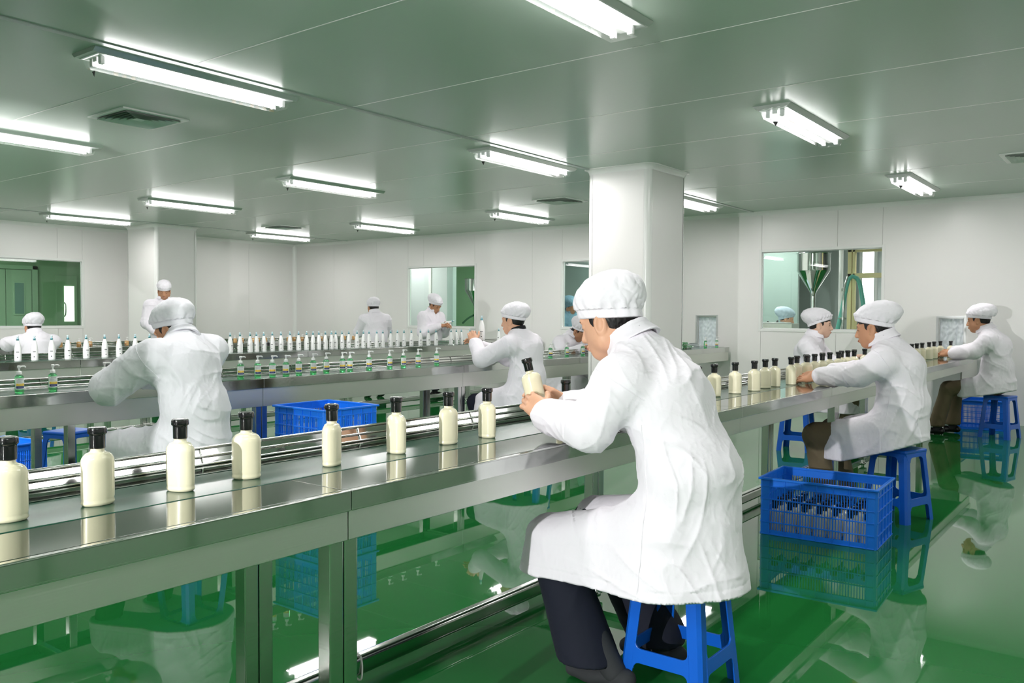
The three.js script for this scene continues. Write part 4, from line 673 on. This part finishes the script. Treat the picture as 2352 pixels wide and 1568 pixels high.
function person(s) {
  const o = thing('person', s.label, 'person', [s.at[0], 0, s.at[1]], s.turn * R, s.group), cell = s.cell ?? 0.013, hs = s.headScale ?? 1, kx = s.seed ?? 1;
  const mirror = (p) => [-p[0], p[1], p[2]];
  const J = s.j, sh = [J.shL, J.shR ?? mirror(J.shL)], el = [J.elL, J.elR ?? mirror(J.elL)], wr = [J.wrL, J.wrR ?? mirror(J.wrL)], hip = [J.hipL ?? [0.09, J.pelvis[1], J.pelvis[2] + 0.03], J.hipR ?? [-0.09, J.pelvis[1], J.pelvis[2] + 0.03]], kn = [J.kneeL, J.kneeR ?? mirror(J.kneeL)], an = [J.ankL, J.ankR ?? mirror(J.ankL)];
  const HM = new THREE.Matrix4().makeRotationFromEuler(new THREE.Euler(s.head.pitch * R, s.head.yaw * R, (s.head.roll ?? 0) * R, 'YXZ')).scale(V(hs, hs, hs)).setPosition(...s.head.at);
  const hp = (x, y, z) => V(x, y, z).applyMatrix4(HM).toArray();
  const b = s.build ?? 1, w = s.wide ?? 1;
  // coat
  const torso = union([cap(J.pelvis, J.waist, 0.150 * b, 0.142 * b, 1.16 * w, J.pelvis[0]), cap(J.waist, J.chest, 0.142 * b, 0.138 * b, 1.28 * w, J.waist[0]), cap(J.chest, J.neck, 0.130 * b, 0.062, 1.2 * w, J.chest[0]), cap(sh[0], mix3(J.neck, J.chest, 0.25), 0.078 * b, 0.07), cap(sh[1], mix3(J.neck, J.chest, 0.25), 0.078 * b, 0.07)], 0.075);
  const sl = s.sleeve ?? [0.085, 0.080, 0.062, 0.05];
  const arms = [0, 1].map((i) => union([cap(sh[i], el[i], sl[0], sl[1]), cap(el[i], mix3(el[i], wr[i], 0.93), sl[1] * 0.96, sl[2])], 0.03));
  const skirt = s.seated ? union([drape(J.pelvis, hip[0], 0.165 * b, 0.15 * b, s.hem, s.flare ?? 0.03), drape(J.pelvis, hip[1], 0.165 * b, 0.15 * b, s.hem, s.flare ?? 0.03), drape(hip[0], mix3(hip[0], kn[0], s.cover ?? 0.92), 0.125 * b, 0.098, s.hem, s.flare ?? 0.03), drape(hip[1], mix3(hip[1], kn[1], s.cover ?? 0.92), 0.125 * b, 0.098, s.hem, s.flare ?? 0.03)], 0.06)
    : (() => { const lo = [J.pelvis[0], s.hem, J.pelvis[2]], f = cap(J.waist, lo, 0.145 * b, 0.185 * b, 1.2 * w, J.pelvis[0]); return (x, y, z) => Math.max(f(x, y, z), s.hem - y); })();
  const cr = creases(s.crease ?? 0.0065, kx * 3.7, s.fold ?? 4), front = s.open ? cap(off(J.neck, 0, 0.02, 0.11), off(J.chest, 0, 0.02, 0.17), 0.055, 0.012) : null;
  const hemBand = s.hem, armk = 0.035;
  const coat = (x, y, z) => { let d = smin(torso(x, y, z), skirt(x, y, z), 0.05); d = smin(d, arms[0](x, y, z), armk); d = smin(d, arms[1](x, y, z), armk); if (d < 0.03 && d > -0.03) { d += cr(x, y, z); if (s.seated) { const q = y - hemBand - 0.035; d += 0.0025 * Math.exp(-q * q / 0.00001); } } if (front) d = smax(d, -front(x, y, z), 0.012); if (s.cut) d = Math.max(d, s.cut(x, y, z)); return Math.max(d, hemBand - y); };
  const all = [J.pelvis, J.waist, J.chest, J.neck, ...sh, ...el, ...wr, ...hip, ...kn.map((k, i) => mix3(hip[i], k, 0.95))], bb = bounds(all, 0.26); bb[0][1] = Math.max(bb[0][1], s.hem - 0.03); bb[1][1] = Math.min(bb[1][1], J.neck[1] + 0.16);
  part('coat', netMesh(coat, bb[0], bb[1], cell, 1.35), s.coat ?? MC.coat, o);
  if (s.seams) {   // stitched seams: round each armhole and down each side
    const hit = (c, d, far) => { let a = 0, q = 0; for (let t = 0.02; t < far; t += 0.012) { q = coat(c[0] + d[0] * t, c[1] + d[1] * t, c[2] + d[2] * t); if (q > 0) { let lo = a, hi = t; for (let i = 0; i < 12; i++) { const m = (lo + hi) / 2; coat(c[0] + d[0] * m, c[1] + d[1] * m, c[2] + d[2] * m) > 0 ? (hi = m) : (lo = m); } return [c[0] + d[0] * lo, c[1] + d[1] * lo, c[2] + d[2] * lo]; } a = t; } return null; };
    const line = (pts) => { if (pts.length > 5) part('seam', tube(pts, 0.0022, pts.length * 2, 6), s.coat ?? MC.coat, o); };
    for (const i of [0, 1]) {
      const ax = V(...el[i]).sub(V(...sh[i])).normalize(), u = ax.clone().cross(V(0, 0.3, 1)).normalize(), w2 = ax.clone().cross(u), c = mix3(sh[i], el[i], 0.06), sg = i ? -1 : 1; let run = [];
      for (let k = 0; k <= 44; k++) { const t = k / 44 * Math.PI * 2 + 0.4, d = u.clone().multiplyScalar(Math.cos(t)).addScaledVector(w2, Math.sin(t)), h = d.x * sg > -0.72 ? hit(c, d.toArray(), 0.16) : null; if (h) run.push(h); else { line(run); run = []; } } line(run);
      run = []; for (let y = hemBand + 0.01; y < J.chest[1] - 0.06; y += 0.022) { const tt = clamp01((y - J.pelvis[1]) / (J.chest[1] - J.pelvis[1])), ctr = mix3(J.pelvis, J.chest, tt), h = hit([ctr[0], y, ctr[2] + 0.05 * (1 - tt)], [sg, 0, -0.05], 0.34); if (h) run.push(h); } line(run);
    }
  }
  // folded collar: a leaning band round the neck, open in front
  const na = nrm([hp(0, -0.05, -0.02)[0] - J.neck[0], hp(0, -0.05, -0.02)[1] - J.neck[1] + 0.02, (hp(0, -0.05, -0.02)[2] - J.neck[2]) * 0.6]), CM = frameMatrix(off(J.neck, na[0] * 0.03, na[1] * 0.03 + 0.006, na[2] * 0.03 + 0.004), na, [0, 0, 1]);   // local z along the neck, y forward
  if (!s.noCollar) { const rc = s.collarR ?? 0.076; const collar = placedField((x, y, z) => { const q = Math.hypot(x, y * 0.92 - 0.004), a = Math.abs(Math.atan2(x, y)), rOut = rc + 0.026 * clamp01((0.020 - z) / 0.06), thick = 0.0065, d = Math.abs(q - rOut) - thick - 0.003 * n3(x * 14, y * 14, z * 14 + kx); return Math.max(d, Math.abs(z - 0.006) - 0.031, a < 0.55 ? 0.03 * (0.55 - a) : -1) * 0.8; }, CM);
  const cb = bounds([J.neck], 0.14); part('collar', netMesh(collar, cb[0], cb[1], Math.min(cell, 0.0055), 4), s.coat ?? MC.coat, o); }
  if (s.shirt) { const f = union([cap(J.chest, off(J.neck, 0, 0.035, 0.012), 0.115 * b, 0.066, 1.15, J.chest[0])], 0.02); const q = bounds([J.chest, J.neck], 0.15); part('shirt', netMesh((x, y, z) => f(x, y, z) + 0.004, q[0], q[1], 0.012), s.shirt, o); }
  // body: one skin surface of head, neck, trunk, limbs and hands
  const bodyGeo = [], neckF = cap(hp(0, -0.045, -0.028), off(J.neck, 0, -0.03, 0.0), 0.054 * hs, 0.064), hf = placedField(headField, HM), hc = s.headCell ?? 0.0055;
  const head = (x, y, z) => smin(hf(x, y, z), neckF(x, y, z), 0.025); const hb = bounds([s.head.at, J.neck], 0.155 * hs); bodyGeo.push(netMesh(head, hb[0], hb[1], hc));
  const trunk = union([cap(J.pelvis, J.waist, 0.11 * b, 0.1 * b, 1.1, J.pelvis[0]), cap(J.waist, J.chest, 0.1, 0.1, 1.2, J.waist[0]), cap(J.chest, J.neck, 0.09, 0.05, 1.1, J.chest[0]), ...[0, 1].flatMap((i) => [cap(sh[i], J.neck, 0.045, 0.045), cap(sh[i], el[i], 0.045, 0.038), cap(el[i], wr[i], 0.038, 0.027), cap(hip[i], kn[i], 0.06, 0.04), cap(kn[i], s.trouserEnd?.[i] ?? an[i], 0.036, 0.03)])], 0.03);
  const tb = bounds([...all, ...kn, ...an], 0.12); bodyGeo.push(netMesh(trunk, tb[0], tb[1], 0.024));
  (s.hands ?? [null, null]).forEach((h, i) => {
    const side = i ? 1 : -1, d = h?.dir ?? nrm([wr[i][0] - el[i][0], wr[i][1] - el[i][1], wr[i][2] - el[i][2]]), up = h?.up ?? [0, 1, 0], at = h?.at ?? wr[i];
    const hm = frameMatrix(at, d, up, h?.scale ?? 1), f = placedField(handField(h?.thumbSide ?? (i ? 1 : -1), h?.curl ?? 0.42, h?.spread ?? 0.08, h?.thumb ?? [0.7, 0.35, 0.25]), hm), c = V(0, 0, 0.07).applyMatrix4(hm).toArray(), q = bounds([c, at], 0.115);
    bodyGeo.push(netMesh(f, q[0], q[1], s.handCell ?? 0.005));
  });
  part('body', bodyGeo, s.skin ?? MS.fair, o);
  const hx = (f, pad, c) => { const g = netMesh(f, [-pad, -pad, -pad * 1.35], [pad, pad * 1.25, pad], c / hs); g.applyMatrix4(HM); return g; };
  part('hair', hx(hairField(s.longHair), 0.13, hc), MC.hair, o);
  part('cap', hx(capField({ puff: 0.02, back: 0.02, low: 0.014, seed: kx, ...s.cap }), 0.175, s.capCell ?? 0.007), s.capMat ?? MC.cap, o);
  if (s.face) {   // brows, eyes and lips
    const put = (g) => { g.applyMatrix4(HM); return g; };
    for (const q of [-1, 1]) {
      part('eyebrow', put(new THREE.SphereGeometry(1, 12, 8).scale(0.017, 0.0028, 0.004).rotateZ(q * -0.12).rotateY(q * 0.36).translate(q * 0.034, 0.0235, 0.0825)), MC.hair, o);
      part('eye', put(new THREE.SphereGeometry(1, 12, 8).scale(0.012, s.face.open ?? 0.0022, 0.004).rotateY(q * 0.32).translate(q * 0.0315, s.face.low ?? -0.001, 0.0805)), MC.eye, o);
    }
    part('lips', put(new THREE.SphereGeometry(1, 14, 8).scale(0.0195, 0.0058, 0.006).translate(0, -0.0668, 0.0935)), MC.lip, o);
  }
  // trousers and shoes
  const tr = s.trouserR ?? [0.09, 0.078, 0.072, 0.085], legF = union([0, 1].flatMap((i) => [cap(hip[i], kn[i], tr[0], tr[1]), cap(kn[i], s.trouserEnd?.[i] ?? off(an[i], 0, 0.05, 0), tr[2], tr[3] * 0.86)]), 0.03), crT = creases(0.004, kx + 9, 3), lb = bounds([...hip, ...kn, ...an], 0.12);
  const cutY = an.map((a) => a[1] + (s.trouserHem ?? 0.02)); const trF = (x, y, z) => { const i = Math.abs(x - an[0][0]) < Math.abs(x - an[1][0]) ? 0 : 1; const d = legF(x, y, z); return Math.max(d < 0.03 && d > -0.03 ? d + crT(x, y, z) : d, cutY[i] - y); };
  part('trousers', netMesh(trF, lb[0], lb[1], Math.max(cell, 0.011), 1.4), s.trousers ?? MC.navy, o);
  an.forEach((a, i) => {
    const fd = s.feet?.[i] ?? [0, 0, 1], fm = frameMatrix([a[0], 0.0, a[2]], [fd[0], 0, fd[2]], [0, 1, 0]);
    const shoeF = union([cap([0, 0.042, -0.045], [0, 0.036, 0.10], 0.036, 0.030, 1.05), cap([0, 0.034, 0.08], [0, 0.030, 0.165], 0.034, 0.028, 1.25)], 0.03), f = placedField((x, y, z) => Math.max(shoeF(x, y, z), 0.003 - y), fm), q = bounds([[a[0], 0.05, a[2]], [a[0] + fd[0] * 0.16, 0.05, a[2] + fd[2] * 0.16]], 0.1); q[0][1] = -0.02;
    part('shoe', netMesh(f, q[0], q[1], 0.008), s.shoeMat ?? MC.shoe, o);
    const sock = cap([a[0], 0.06, a[2]], [a[0] + (kn[i][0] - a[0]) * 0.3, Math.max(a[1] + 0.09, 0.12), a[2] + (kn[i][2] - a[2]) * 0.3], 0.043, 0.05), sb = bounds([a], 0.14); sb[0][1] = 0.0; part('sock', netMesh(sock, sb[0], sb[1], 0.009), s.sock ?? MC.sock, o);
    if (s.slipper) { const g = netMesh(placedField((x, y, z) => { const st = Math.abs(Math.abs(z - 0.10) - 0.012) - 0.006; return Math.max(shoeF(x, y, z) - 0.003, Math.min(st, Math.abs(z - 0.10) - 0.002), 0.015 - y); }, fm), q[0], q[1], 0.006); part('stripe', g, MC.stripe, o); }
  });
  return o;
}
// ---------------------------------------------------------------- the people
person({ label: 'seated worker in the foreground with back turned, turning a lotion bottle', at: [-1.295, -2.665], turn: -90, seed: 1, seams: true, cell: 0.0075, headCell: 0.0032, capCell: 0.0045, handCell: 0.0028, headScale: 1.1, crease: 0.0060, seated: true, hem: 0.36, flare: 0.055, cover: 1.0, wide: 1.1, b: 1.05, trousers: MC.navy, shoeMat: MC.sock, trouserR: [0.09, 0.085, 0.085, 0.125], trouserHem: 0.01, trouserEnd: [[0.165, 0.07, 0.265], [-0.15, 0.1, 0.17]], skin: MS.fair, face: { open: 0.0022 }, sleeve: [0.092, 0.082, 0.066, 0.05],
  head: { at: [0.0, 1.255, 0.298], pitch: 17, yaw: 4, roll: 0 }, cap: { puff: 0.016, back: 0.012, low: 0.022, tilt: 0.26 },
  j: { pelvis: [0, 0.56, -0.02], waist: [0, 0.74, -0.035], chest: [0, 0.985, 0.065], neck: [0, 1.165, 0.18], shL: [0.185, 1.06, 0.14], shR: [-0.19, 1.07, 0.15], elL: [0.245, 0.905, 0.22], elR: [-0.22, 0.91, 0.30], wrL: [0.125, 0.912, 0.485], wrR: [-0.075, 0.925, 0.525], kneeL: [0.165, 0.47, 0.43], kneeR: [-0.15, 0.48, 0.43], ankL: [0.165, 0.07, 0.165], ankR: [-0.135, 0.06, 0.12], hipL: [0.10, 0.53, 0.03], hipR: [-0.10, 0.53, 0.03] },
  hands: [{ at: [0.112, 0.918, 0.497], dir: [-0.18, 0.36, 0.92], up: [0.93, 0.35, 0.05], curl: [[0.5, 0.95, 0.6], [0.5, 0.9, 0.55], [0.45, 0.85, 0.55], [0.4, 0.75, 0.5]], thumb: [0.75, 0.3, 0.5] }, { at: [-0.062, 0.932, 0.535], dir: [0.18, 0.42, 0.9], up: [-0.95, 0.25, 0.1], curl: [[0.5, 0.8, 0.5], [0.5, 0.8, 0.5], [0.45, 0.75, 0.5], [0.4, 0.6, 0.4]], thumb: [0.35, 0.1, 0.35] }] });
{ const b = lotion('cream lotion bottle tilted in the hands of the nearest worker', 0, 0, 0, undefined, 0); b.position.set(-1.895, 0.935, -2.645); b.rotation.set(0, 0, 0); b.rotation.order = 'YXZ'; b.rotation.set(0, 0.45, 14 * R); }

person({ label: 'freckled worker seated behind the right blue crate, hand among the bottles', at: [-1.305, -5.765], turn: -90, seed: 2, seams: true, cell: 0.010, headCell: 0.0036, capCell: 0.006, handCell: 0.0034, headScale: 1.06, seated: true, hem: 0.36, cut: (x, y, z) => (0.45 - 0.33 * z - y) * 0.95, flare: 0.03, cover: 0.68, wide: 1.08, trousers: MC.khaki, trouserR: [0.095, 0.085, 0.08, 0.085], skin: MS.warm, face: { open: 0.003 }, sleeve: [0.088, 0.078, 0.062, 0.05], longHair: true, crease: 0.007,
  head: { at: [0.0, 1.205, 0.165], pitch: 10, yaw: 2 }, cap: { puff: 0.008, back: 0.045, low: 0.010, tilt: 0.38 },
  j: { pelvis: [0, 0.56, 0.0], waist: [0, 0.72, -0.02], chest: [0, 0.95, 0.0], neck: [0, 1.11, 0.085], shL: [0.185, 1.0, 0.06], shR: [-0.185, 1.01, 0.06], elL: [0.255, 0.915, 0.17], elR: [-0.21, 0.92, 0.22], wrL: [0.165, 0.888, 0.455], wrR: [-0.10, 0.90, 0.46], kneeL: [0.165, 0.50, 0.46], kneeR: [-0.14, 0.5, 0.45], ankL: [0.165, 0.06, 0.40], ankR: [-0.135, 0.06, 0.36] },
  hands: [{ at: [0.160, 0.888, 0.475], dir: [-0.35, -0.12, 0.93], up: [0.75, 0.65, 0.1], curl: [[0.25, 0.4, 0.3], [0.2, 0.35, 0.25], [0.2, 0.3, 0.25], [0.15, 0.3, 0.2]], thumb: [0.6, 0.2, 0.3] }, null] });
person({ label: 'farthest seated man at the right wall, in khaki trousers and striped slippers', at: [-1.38, -10.27], turn: -92, seed: 3, cell: 0.014, headCell: 0.005, capCell: 0.007, headScale: 1.08, seated: true, hem: 0.42, cut: (x, y, z) => (0.47 - 0.2 * z - y) * 0.97, flare: 0.02, cover: 0.55, trousers: MC.khaki, trouserR: [0.09, 0.075, 0.07, 0.095], skin: MS.tan, face: { open: 0.003 }, slipper: true, crease: 0.008,
  head: { at: [0.03, 1.245, 0.165], pitch: 8, yaw: 0 }, cap: { puff: 0.016, back: 0.04, tilt: 0.22 },
  j: { pelvis: [0, 0.56, -0.02], waist: [0, 0.72, -0.02], chest: [0, 0.97, 0.0], neck: [0.02, 1.13, 0.085], shL: [0.175, 1.03, 0.05], elL: [0.24, 0.91, 0.16], elR: [-0.2, 0.92, 0.22], wrL: [0.19, 0.888, 0.38], wrR: [-0.1, 0.9, 0.42], kneeL: [0.16, 0.51, 0.42], kneeR: [-0.12, 0.5, 0.40], ankL: [0.16, 0.07, 0.52], ankR: [-0.11, 0.07, 0.42] },
  hands: [{ at: [0.185, 0.888, 0.40], dir: [-0.2, -0.05, 0.97], up: [0.8, 0.6, 0] , curl: 0.5 }, null] });
person({ label: 'young woman in profile seated behind the cream bottles, dark collar showing', at: [-2.70, -8.31], turn: 96, seed: 4, cell: 0.012, headCell: 0.0042, capCell: 0.006, headScale: 1.02, seated: true, hem: 0.37, build: 0.88, trousers: MC.khaki, skin: MS.pale, face: { open: 0.0038, low: 0.001 }, open: true, shirt: MC.black, longHair: true,
  head: { at: [0.0, 1.195, 0.10], pitch: 3, yaw: 4 }, cap: { puff: 0.012, back: 0.05, tilt: 0.42 },
  j: { pelvis: [0, 0.56, -0.03], waist: [0, 0.72, -0.03], chest: [0, 0.93, -0.01], neck: [0, 1.075, 0.045], shL: [0.165, 0.995, 0.01], elL: [0.22, 0.80, 0.16], wrL: [0.10, 0.88, 0.38], kneeL: [0.13, 0.5, 0.40], ankL: [0.12, 0.06, 0.36] } });
person({ label: 'seated woman with black collar seen from behind, raising a white bottle', at: [-4.455, -6.02], turn: -88, seed: 5, seams: true, cell: 0.0115, headCell: 0.0042, capCell: 0.006, headScale: 1.02, seated: true, hem: 0.36, flare: 0.05, cover: 0.75, trousers: MC.navy, skin: MS.fair, longHair: true, noCollar: true, build: 0.96,
  head: { at: [0.03, 1.225, 0.11], pitch: 4, yaw: 10 }, cap: { puff: 0.014, back: 0.03, tilt: 0.25 },
  j: { pelvis: [0, 0.56, -0.02], waist: [0, 0.72, -0.03], chest: [0, 0.97, -0.01], neck: [0.02, 1.105, 0.055], shL: [0.185, 1.02, 0.03], shR: [-0.175, 1.02, 0.03], elL: [0.235, 0.89, 0.30], elR: [-0.19, 0.88, 0.30], wrL: [0.12, 1.02, 0.46], wrR: [0.0, 0.98, 0.47], kneeL: [0.16, 0.49, 0.42], kneeR: [-0.13, 0.49, 0.42], ankL: [0.15, 0.06, 0.35], ankR: [-0.12, 0.06, 0.34] },
  hands: [{ at: [0.115, 1.03, 0.47], dir: [-0.25, 0.75, 0.6], up: [0.8, 0.2, -0.3], curl: 0.55 }, { at: [0.0, 0.99, 0.48], dir: [0.3, 0.5, 0.8], up: [-0.8, 0.4, 0], curl: 0.5 }] });
{ const k = part('neckband', netMesh((x, y, z) => { const q = Math.hypot(x, y), t = Math.abs(q - 0.070) - 0.009; return Math.max(t, Math.abs(z) - 0.036); }, [-0.1, -0.1, -0.05], [0.1, 0.1, 0.05], 0.0055).applyMatrix4(frameMatrix([0.022, 1.128, 0.058], [0, 0.93, 0.36], [0, 0, 1])), MC.black, scene.children[scene.children.length - 1]); }
spray('white spray bottle held up by the woman with the black collar', -5.045, -6.14, 0.6, undefined).position.y = 1.035;
person({ label: 'worker bending over green bottles, half hidden by the big column', at: [-5.72, -8.55], turn: 78, seed: 6, cell: 0.014, headCell: 0.005, capCell: 0.007, seated: true, hem: 0.30, cover: 1.04, flare: 0.05, trousers: MC.navy, trouserR: [0.08, 0.06, 0.06, 0.07], skin: MS.tan, open: true, shirt: MC.black, build: 0.94, coat: MC.coat,
  head: { at: [0.02, 1.085, 0.23], pitch: 36, yaw: 8 }, cap: { puff: 0.012, back: 0.03 },
  j: { pelvis: [0, 0.56, -0.05], waist: [0, 0.70, -0.02], chest: [0, 0.90, 0.05], neck: [0.0, 1.02, 0.135], shL: [0.175, 0.95, 0.09], elL: [0.23, 0.80, 0.22], wrL: [0.12, 0.89, 0.42], kneeL: [0.13, 0.5, 0.36], ankL: [0.12, 0.06, 0.32] } });
person({ label: 'standing man before the middle window, reading a white bottle in his hands', at: [-8.98, -9.68], turn: 88, seed: 7, cell: 0.0135, headCell: 0.0048, capCell: 0.0065, hem: 0.5, trousers: MC.navy, skin: MS.tan, face: { open: 0.0025 }, open: true, shirt: MC.black,
  head: { at: [0.0, 1.415, 0.10], pitch: 30, yaw: 4 }, cap: { puff: 0.012, back: 0.04, tilt: 0.3 },
  j: { pelvis: [0, 0.85, 0], waist: [0, 0.98, 0], chest: [0, 1.17, 0.0], neck: [0, 1.315, 0.04], shL: [0.18, 1.235, 0.02], elL: [0.235, 0.99, 0.06], elR: [-0.235, 0.99, 0.06], wrL: [0.10, 1.11, 0.27], wrR: [-0.05, 1.10, 0.25], kneeL: [0.1, 0.47, 0.01], ankL: [0.1, 0.07, 0] },
  hands: [{ at: [0.09, 1.115, 0.285], dir: [-0.55, 0.1, 0.75], up: [0.1, 0.3, 0.5], curl: 0.55 }, { at: [-0.04, 1.105, 0.265], dir: [0.35, 0.15, 0.85], up: [-0.6, 0.7, 0], curl: 0.5 }] });
{ const b = spray('white spray bottle lying in the hands of the standing man', 0, 0, 0, undefined); b.rotation.order = 'YXZ'; b.position.set(-8.74, 1.115, -9.63); b.quaternion.setFromUnitVectors(V(0, 1, 0), V(0.76, 0.28, -0.58).normalize()); }
person({ label: 'standing worker near the back corner, seen from behind against the wall', at: [-9.62, -9.12], turn: -118, seed: 8, cell: 0.0135, headCell: 0.005, capCell: 0.0065, hem: 0.5, trousers: MC.navy, skin: MS.tan, build: 0.95,
  head: { at: [0.01, 1.375, 0.075], pitch: 12, yaw: 6 }, cap: { puff: 0.008, back: 0.01, tilt: 0.22 },
  j: { pelvis: [0, 0.83, 0], waist: [0, 0.95, -0.01], chest: [0, 1.13, -0.01], neck: [0, 1.275, 0.025], shL: [0.175, 1.19, 0.01], elL: [0.23, 0.99, 0.13], wrL: [0.10, 0.97, 0.34], kneeL: [0.1, 0.45, 0.01], ankL: [0.1, 0.07, 0] } });
person({ label: 'standing man looking down in front of the left column', at: [-11.70, -6.84], turn: 66, seed: 9, cell: 0.014, headCell: 0.0048, capCell: 0.0065, hem: 0.55, trousers: MC.navy, skin: MS.warm, face: { open: 0.0022 }, longHair: true,
  head: { at: [0.0, 1.595, 0.09], pitch: 20, yaw: -8 }, cap: { puff: 0.008, back: 0.02, tilt: 0.12 },
  j: { pelvis: [0, 0.95, 0], waist: [0, 1.08, 0], chest: [0, 1.30, 0.0], neck: [0, 1.475, 0.03], shL: [0.19, 1.385, 0.01], elL: [0.24, 1.13, 0.06], wrL: [0.14, 1.0, 0.26], kneeL: [0.1, 0.5, 0.01], ankL: [0.1, 0.07, 0] } });
person({ label: 'man seated at left centre with his back turned, head bent to the left', at: [-4.27, -2.66], turn: -80, seed: 10, seams: true, cell: 0.0095, headCell: 0.004, capCell: 0.0055, headScale: 1.04, seated: true, hem: 0.42, flare: 0.02, cover: 0.95, wide: 1.06, trousers: MC.black, trouserR: [0.08, 0.07, 0.07, 0.08], skin: MS.tan, sleeve: [0.10, 0.098, 0.075, 0.055], crease: 0.008, coat: MC.coat_cool, capMat: MC.coat_cool,
  head: { at: [-0.04, 1.18, 0.19], pitch: 24, yaw: 14 }, cap: { puff: 0.018, back: 0.02, tilt: 0.26 },
  j: { pelvis: [0.0, 0.56, -0.02], waist: [0.0, 0.74, -0.03], chest: [0.01, 0.99, 0.03], neck: [-0.025, 1.115, 0.09], shL: [0.195, 1.04, 0.08], shR: [-0.19, 1.06, 0.06], elL: [0.30, 0.875, 0.29], elR: [-0.22, 0.91, 0.30], wrL: [0.10, 0.895, 0.50], wrR: [-0.08, 0.90, 0.50], kneeL: [0.23, 0.52, 0.43], kneeR: [-0.13, 0.49, 0.44], ankL: [0.2, 0.06, 0.36], ankR: [-0.13, 0.06, 0.35] } });
person({ label: 'seated worker at far left, back turned, under the green window', at: [-10.35, -4.46], turn: -92, seed: 11, cell: 0.014, headCell: 0.005, capCell: 0.007, headScale: 1.02, seated: true, hem: 0.38, trousers: MC.navy, skin: MS.warm, build: 0.98,
  head: { at: [-0.02, 1.095, 0.13], pitch: 18, yaw: 4 }, cap: { puff: 0.016, back: 0.045, tilt: 0.3 },
  j: { pelvis: [-0.02, 0.54, -0.04], waist: [-0.02, 0.70, -0.05], chest: [-0.02, 0.88, -0.01], neck: [-0.02, 1.005, 0.06], shL: [0.16, 0.935, 0.05], shR: [-0.2, 0.93, 0.03], elL: [0.21, 0.905, 0.24], elR: [-0.22, 0.905, 0.24], wrL: [0.10, 0.90, 0.48], wrR: [-0.1, 0.90, 0.46], kneeL: [0.14, 0.49, 0.38], ankL: [0.13, 0.06, 0.34] } });
// two figures in blue overalls behind the glass
person({ label: 'worker in blue hooded overalls behind the narrow window by the column', at: [-8.15, -12.3], turn: 70, seed: 12, cell: 0.016, headCell: 0.006, capCell: 0.009, headScale: 1.08, hem: 0.5, trousers: MC.blue_suit, skin: MS.tan, coat: MC.blue_suit, capMat: MC.blue_suit,
  head: { at: [0, 1.42, 0.06], pitch: 14, yaw: 0 }, cap: { puff: 0.03, back: 0.06, low: 0.05, tilt: 0.6 },
  j: { pelvis: [0, 0.83, 0], waist: [0, 0.96, 0], chest: [0, 1.16, 0.0], neck: [0, 1.30, 0.02], shL: [0.18, 1.22, 0.01], elL: [0.23, 0.98, 0.06], wrL: [0.12, 1.0, 0.28], kneeL: [0.1, 0.45, 0.01], ankL: [0.1, 0.07, 0] } });
person({ label: 'worker in pale blue cap behind the large right-hand window', at: [-4.45, -12.45], turn: 100, seed: 13, cell: 0.016, headCell: 0.006, capCell: 0.009, seated: true, hem: 0.4, trousers: MC.blue_suit, skin: MS.fair, coat: MC.blue_suit, capMat: cloth(lin(0.5, 0.62, 0.72)),
  head: { at: [0, 1.24, 0.06], pitch: 14, yaw: 0 }, cap: { puff: 0.03, back: 0.06, low: 0.03, tilt: 0.5 },
  j: { pelvis: [0, 0.6, 0], waist: [0, 0.76, 0], chest: [0, 0.98, 0.0], neck: [0, 1.12, 0.02], shL: [0.17, 1.04, 0.01], elL: [0.22, 0.85, 0.10], wrL: [0.12, 0.9, 0.28], kneeL: [0.12, 0.5, 0.35], ankL: [0.12, 0.07, 0.35] } });
for (const o of scene.children) shadows(o);
scene.traverse((o) => { if (o.isMesh && o.material === M.tube) o.castShadow = false; });
renderer.render(scene, camera);
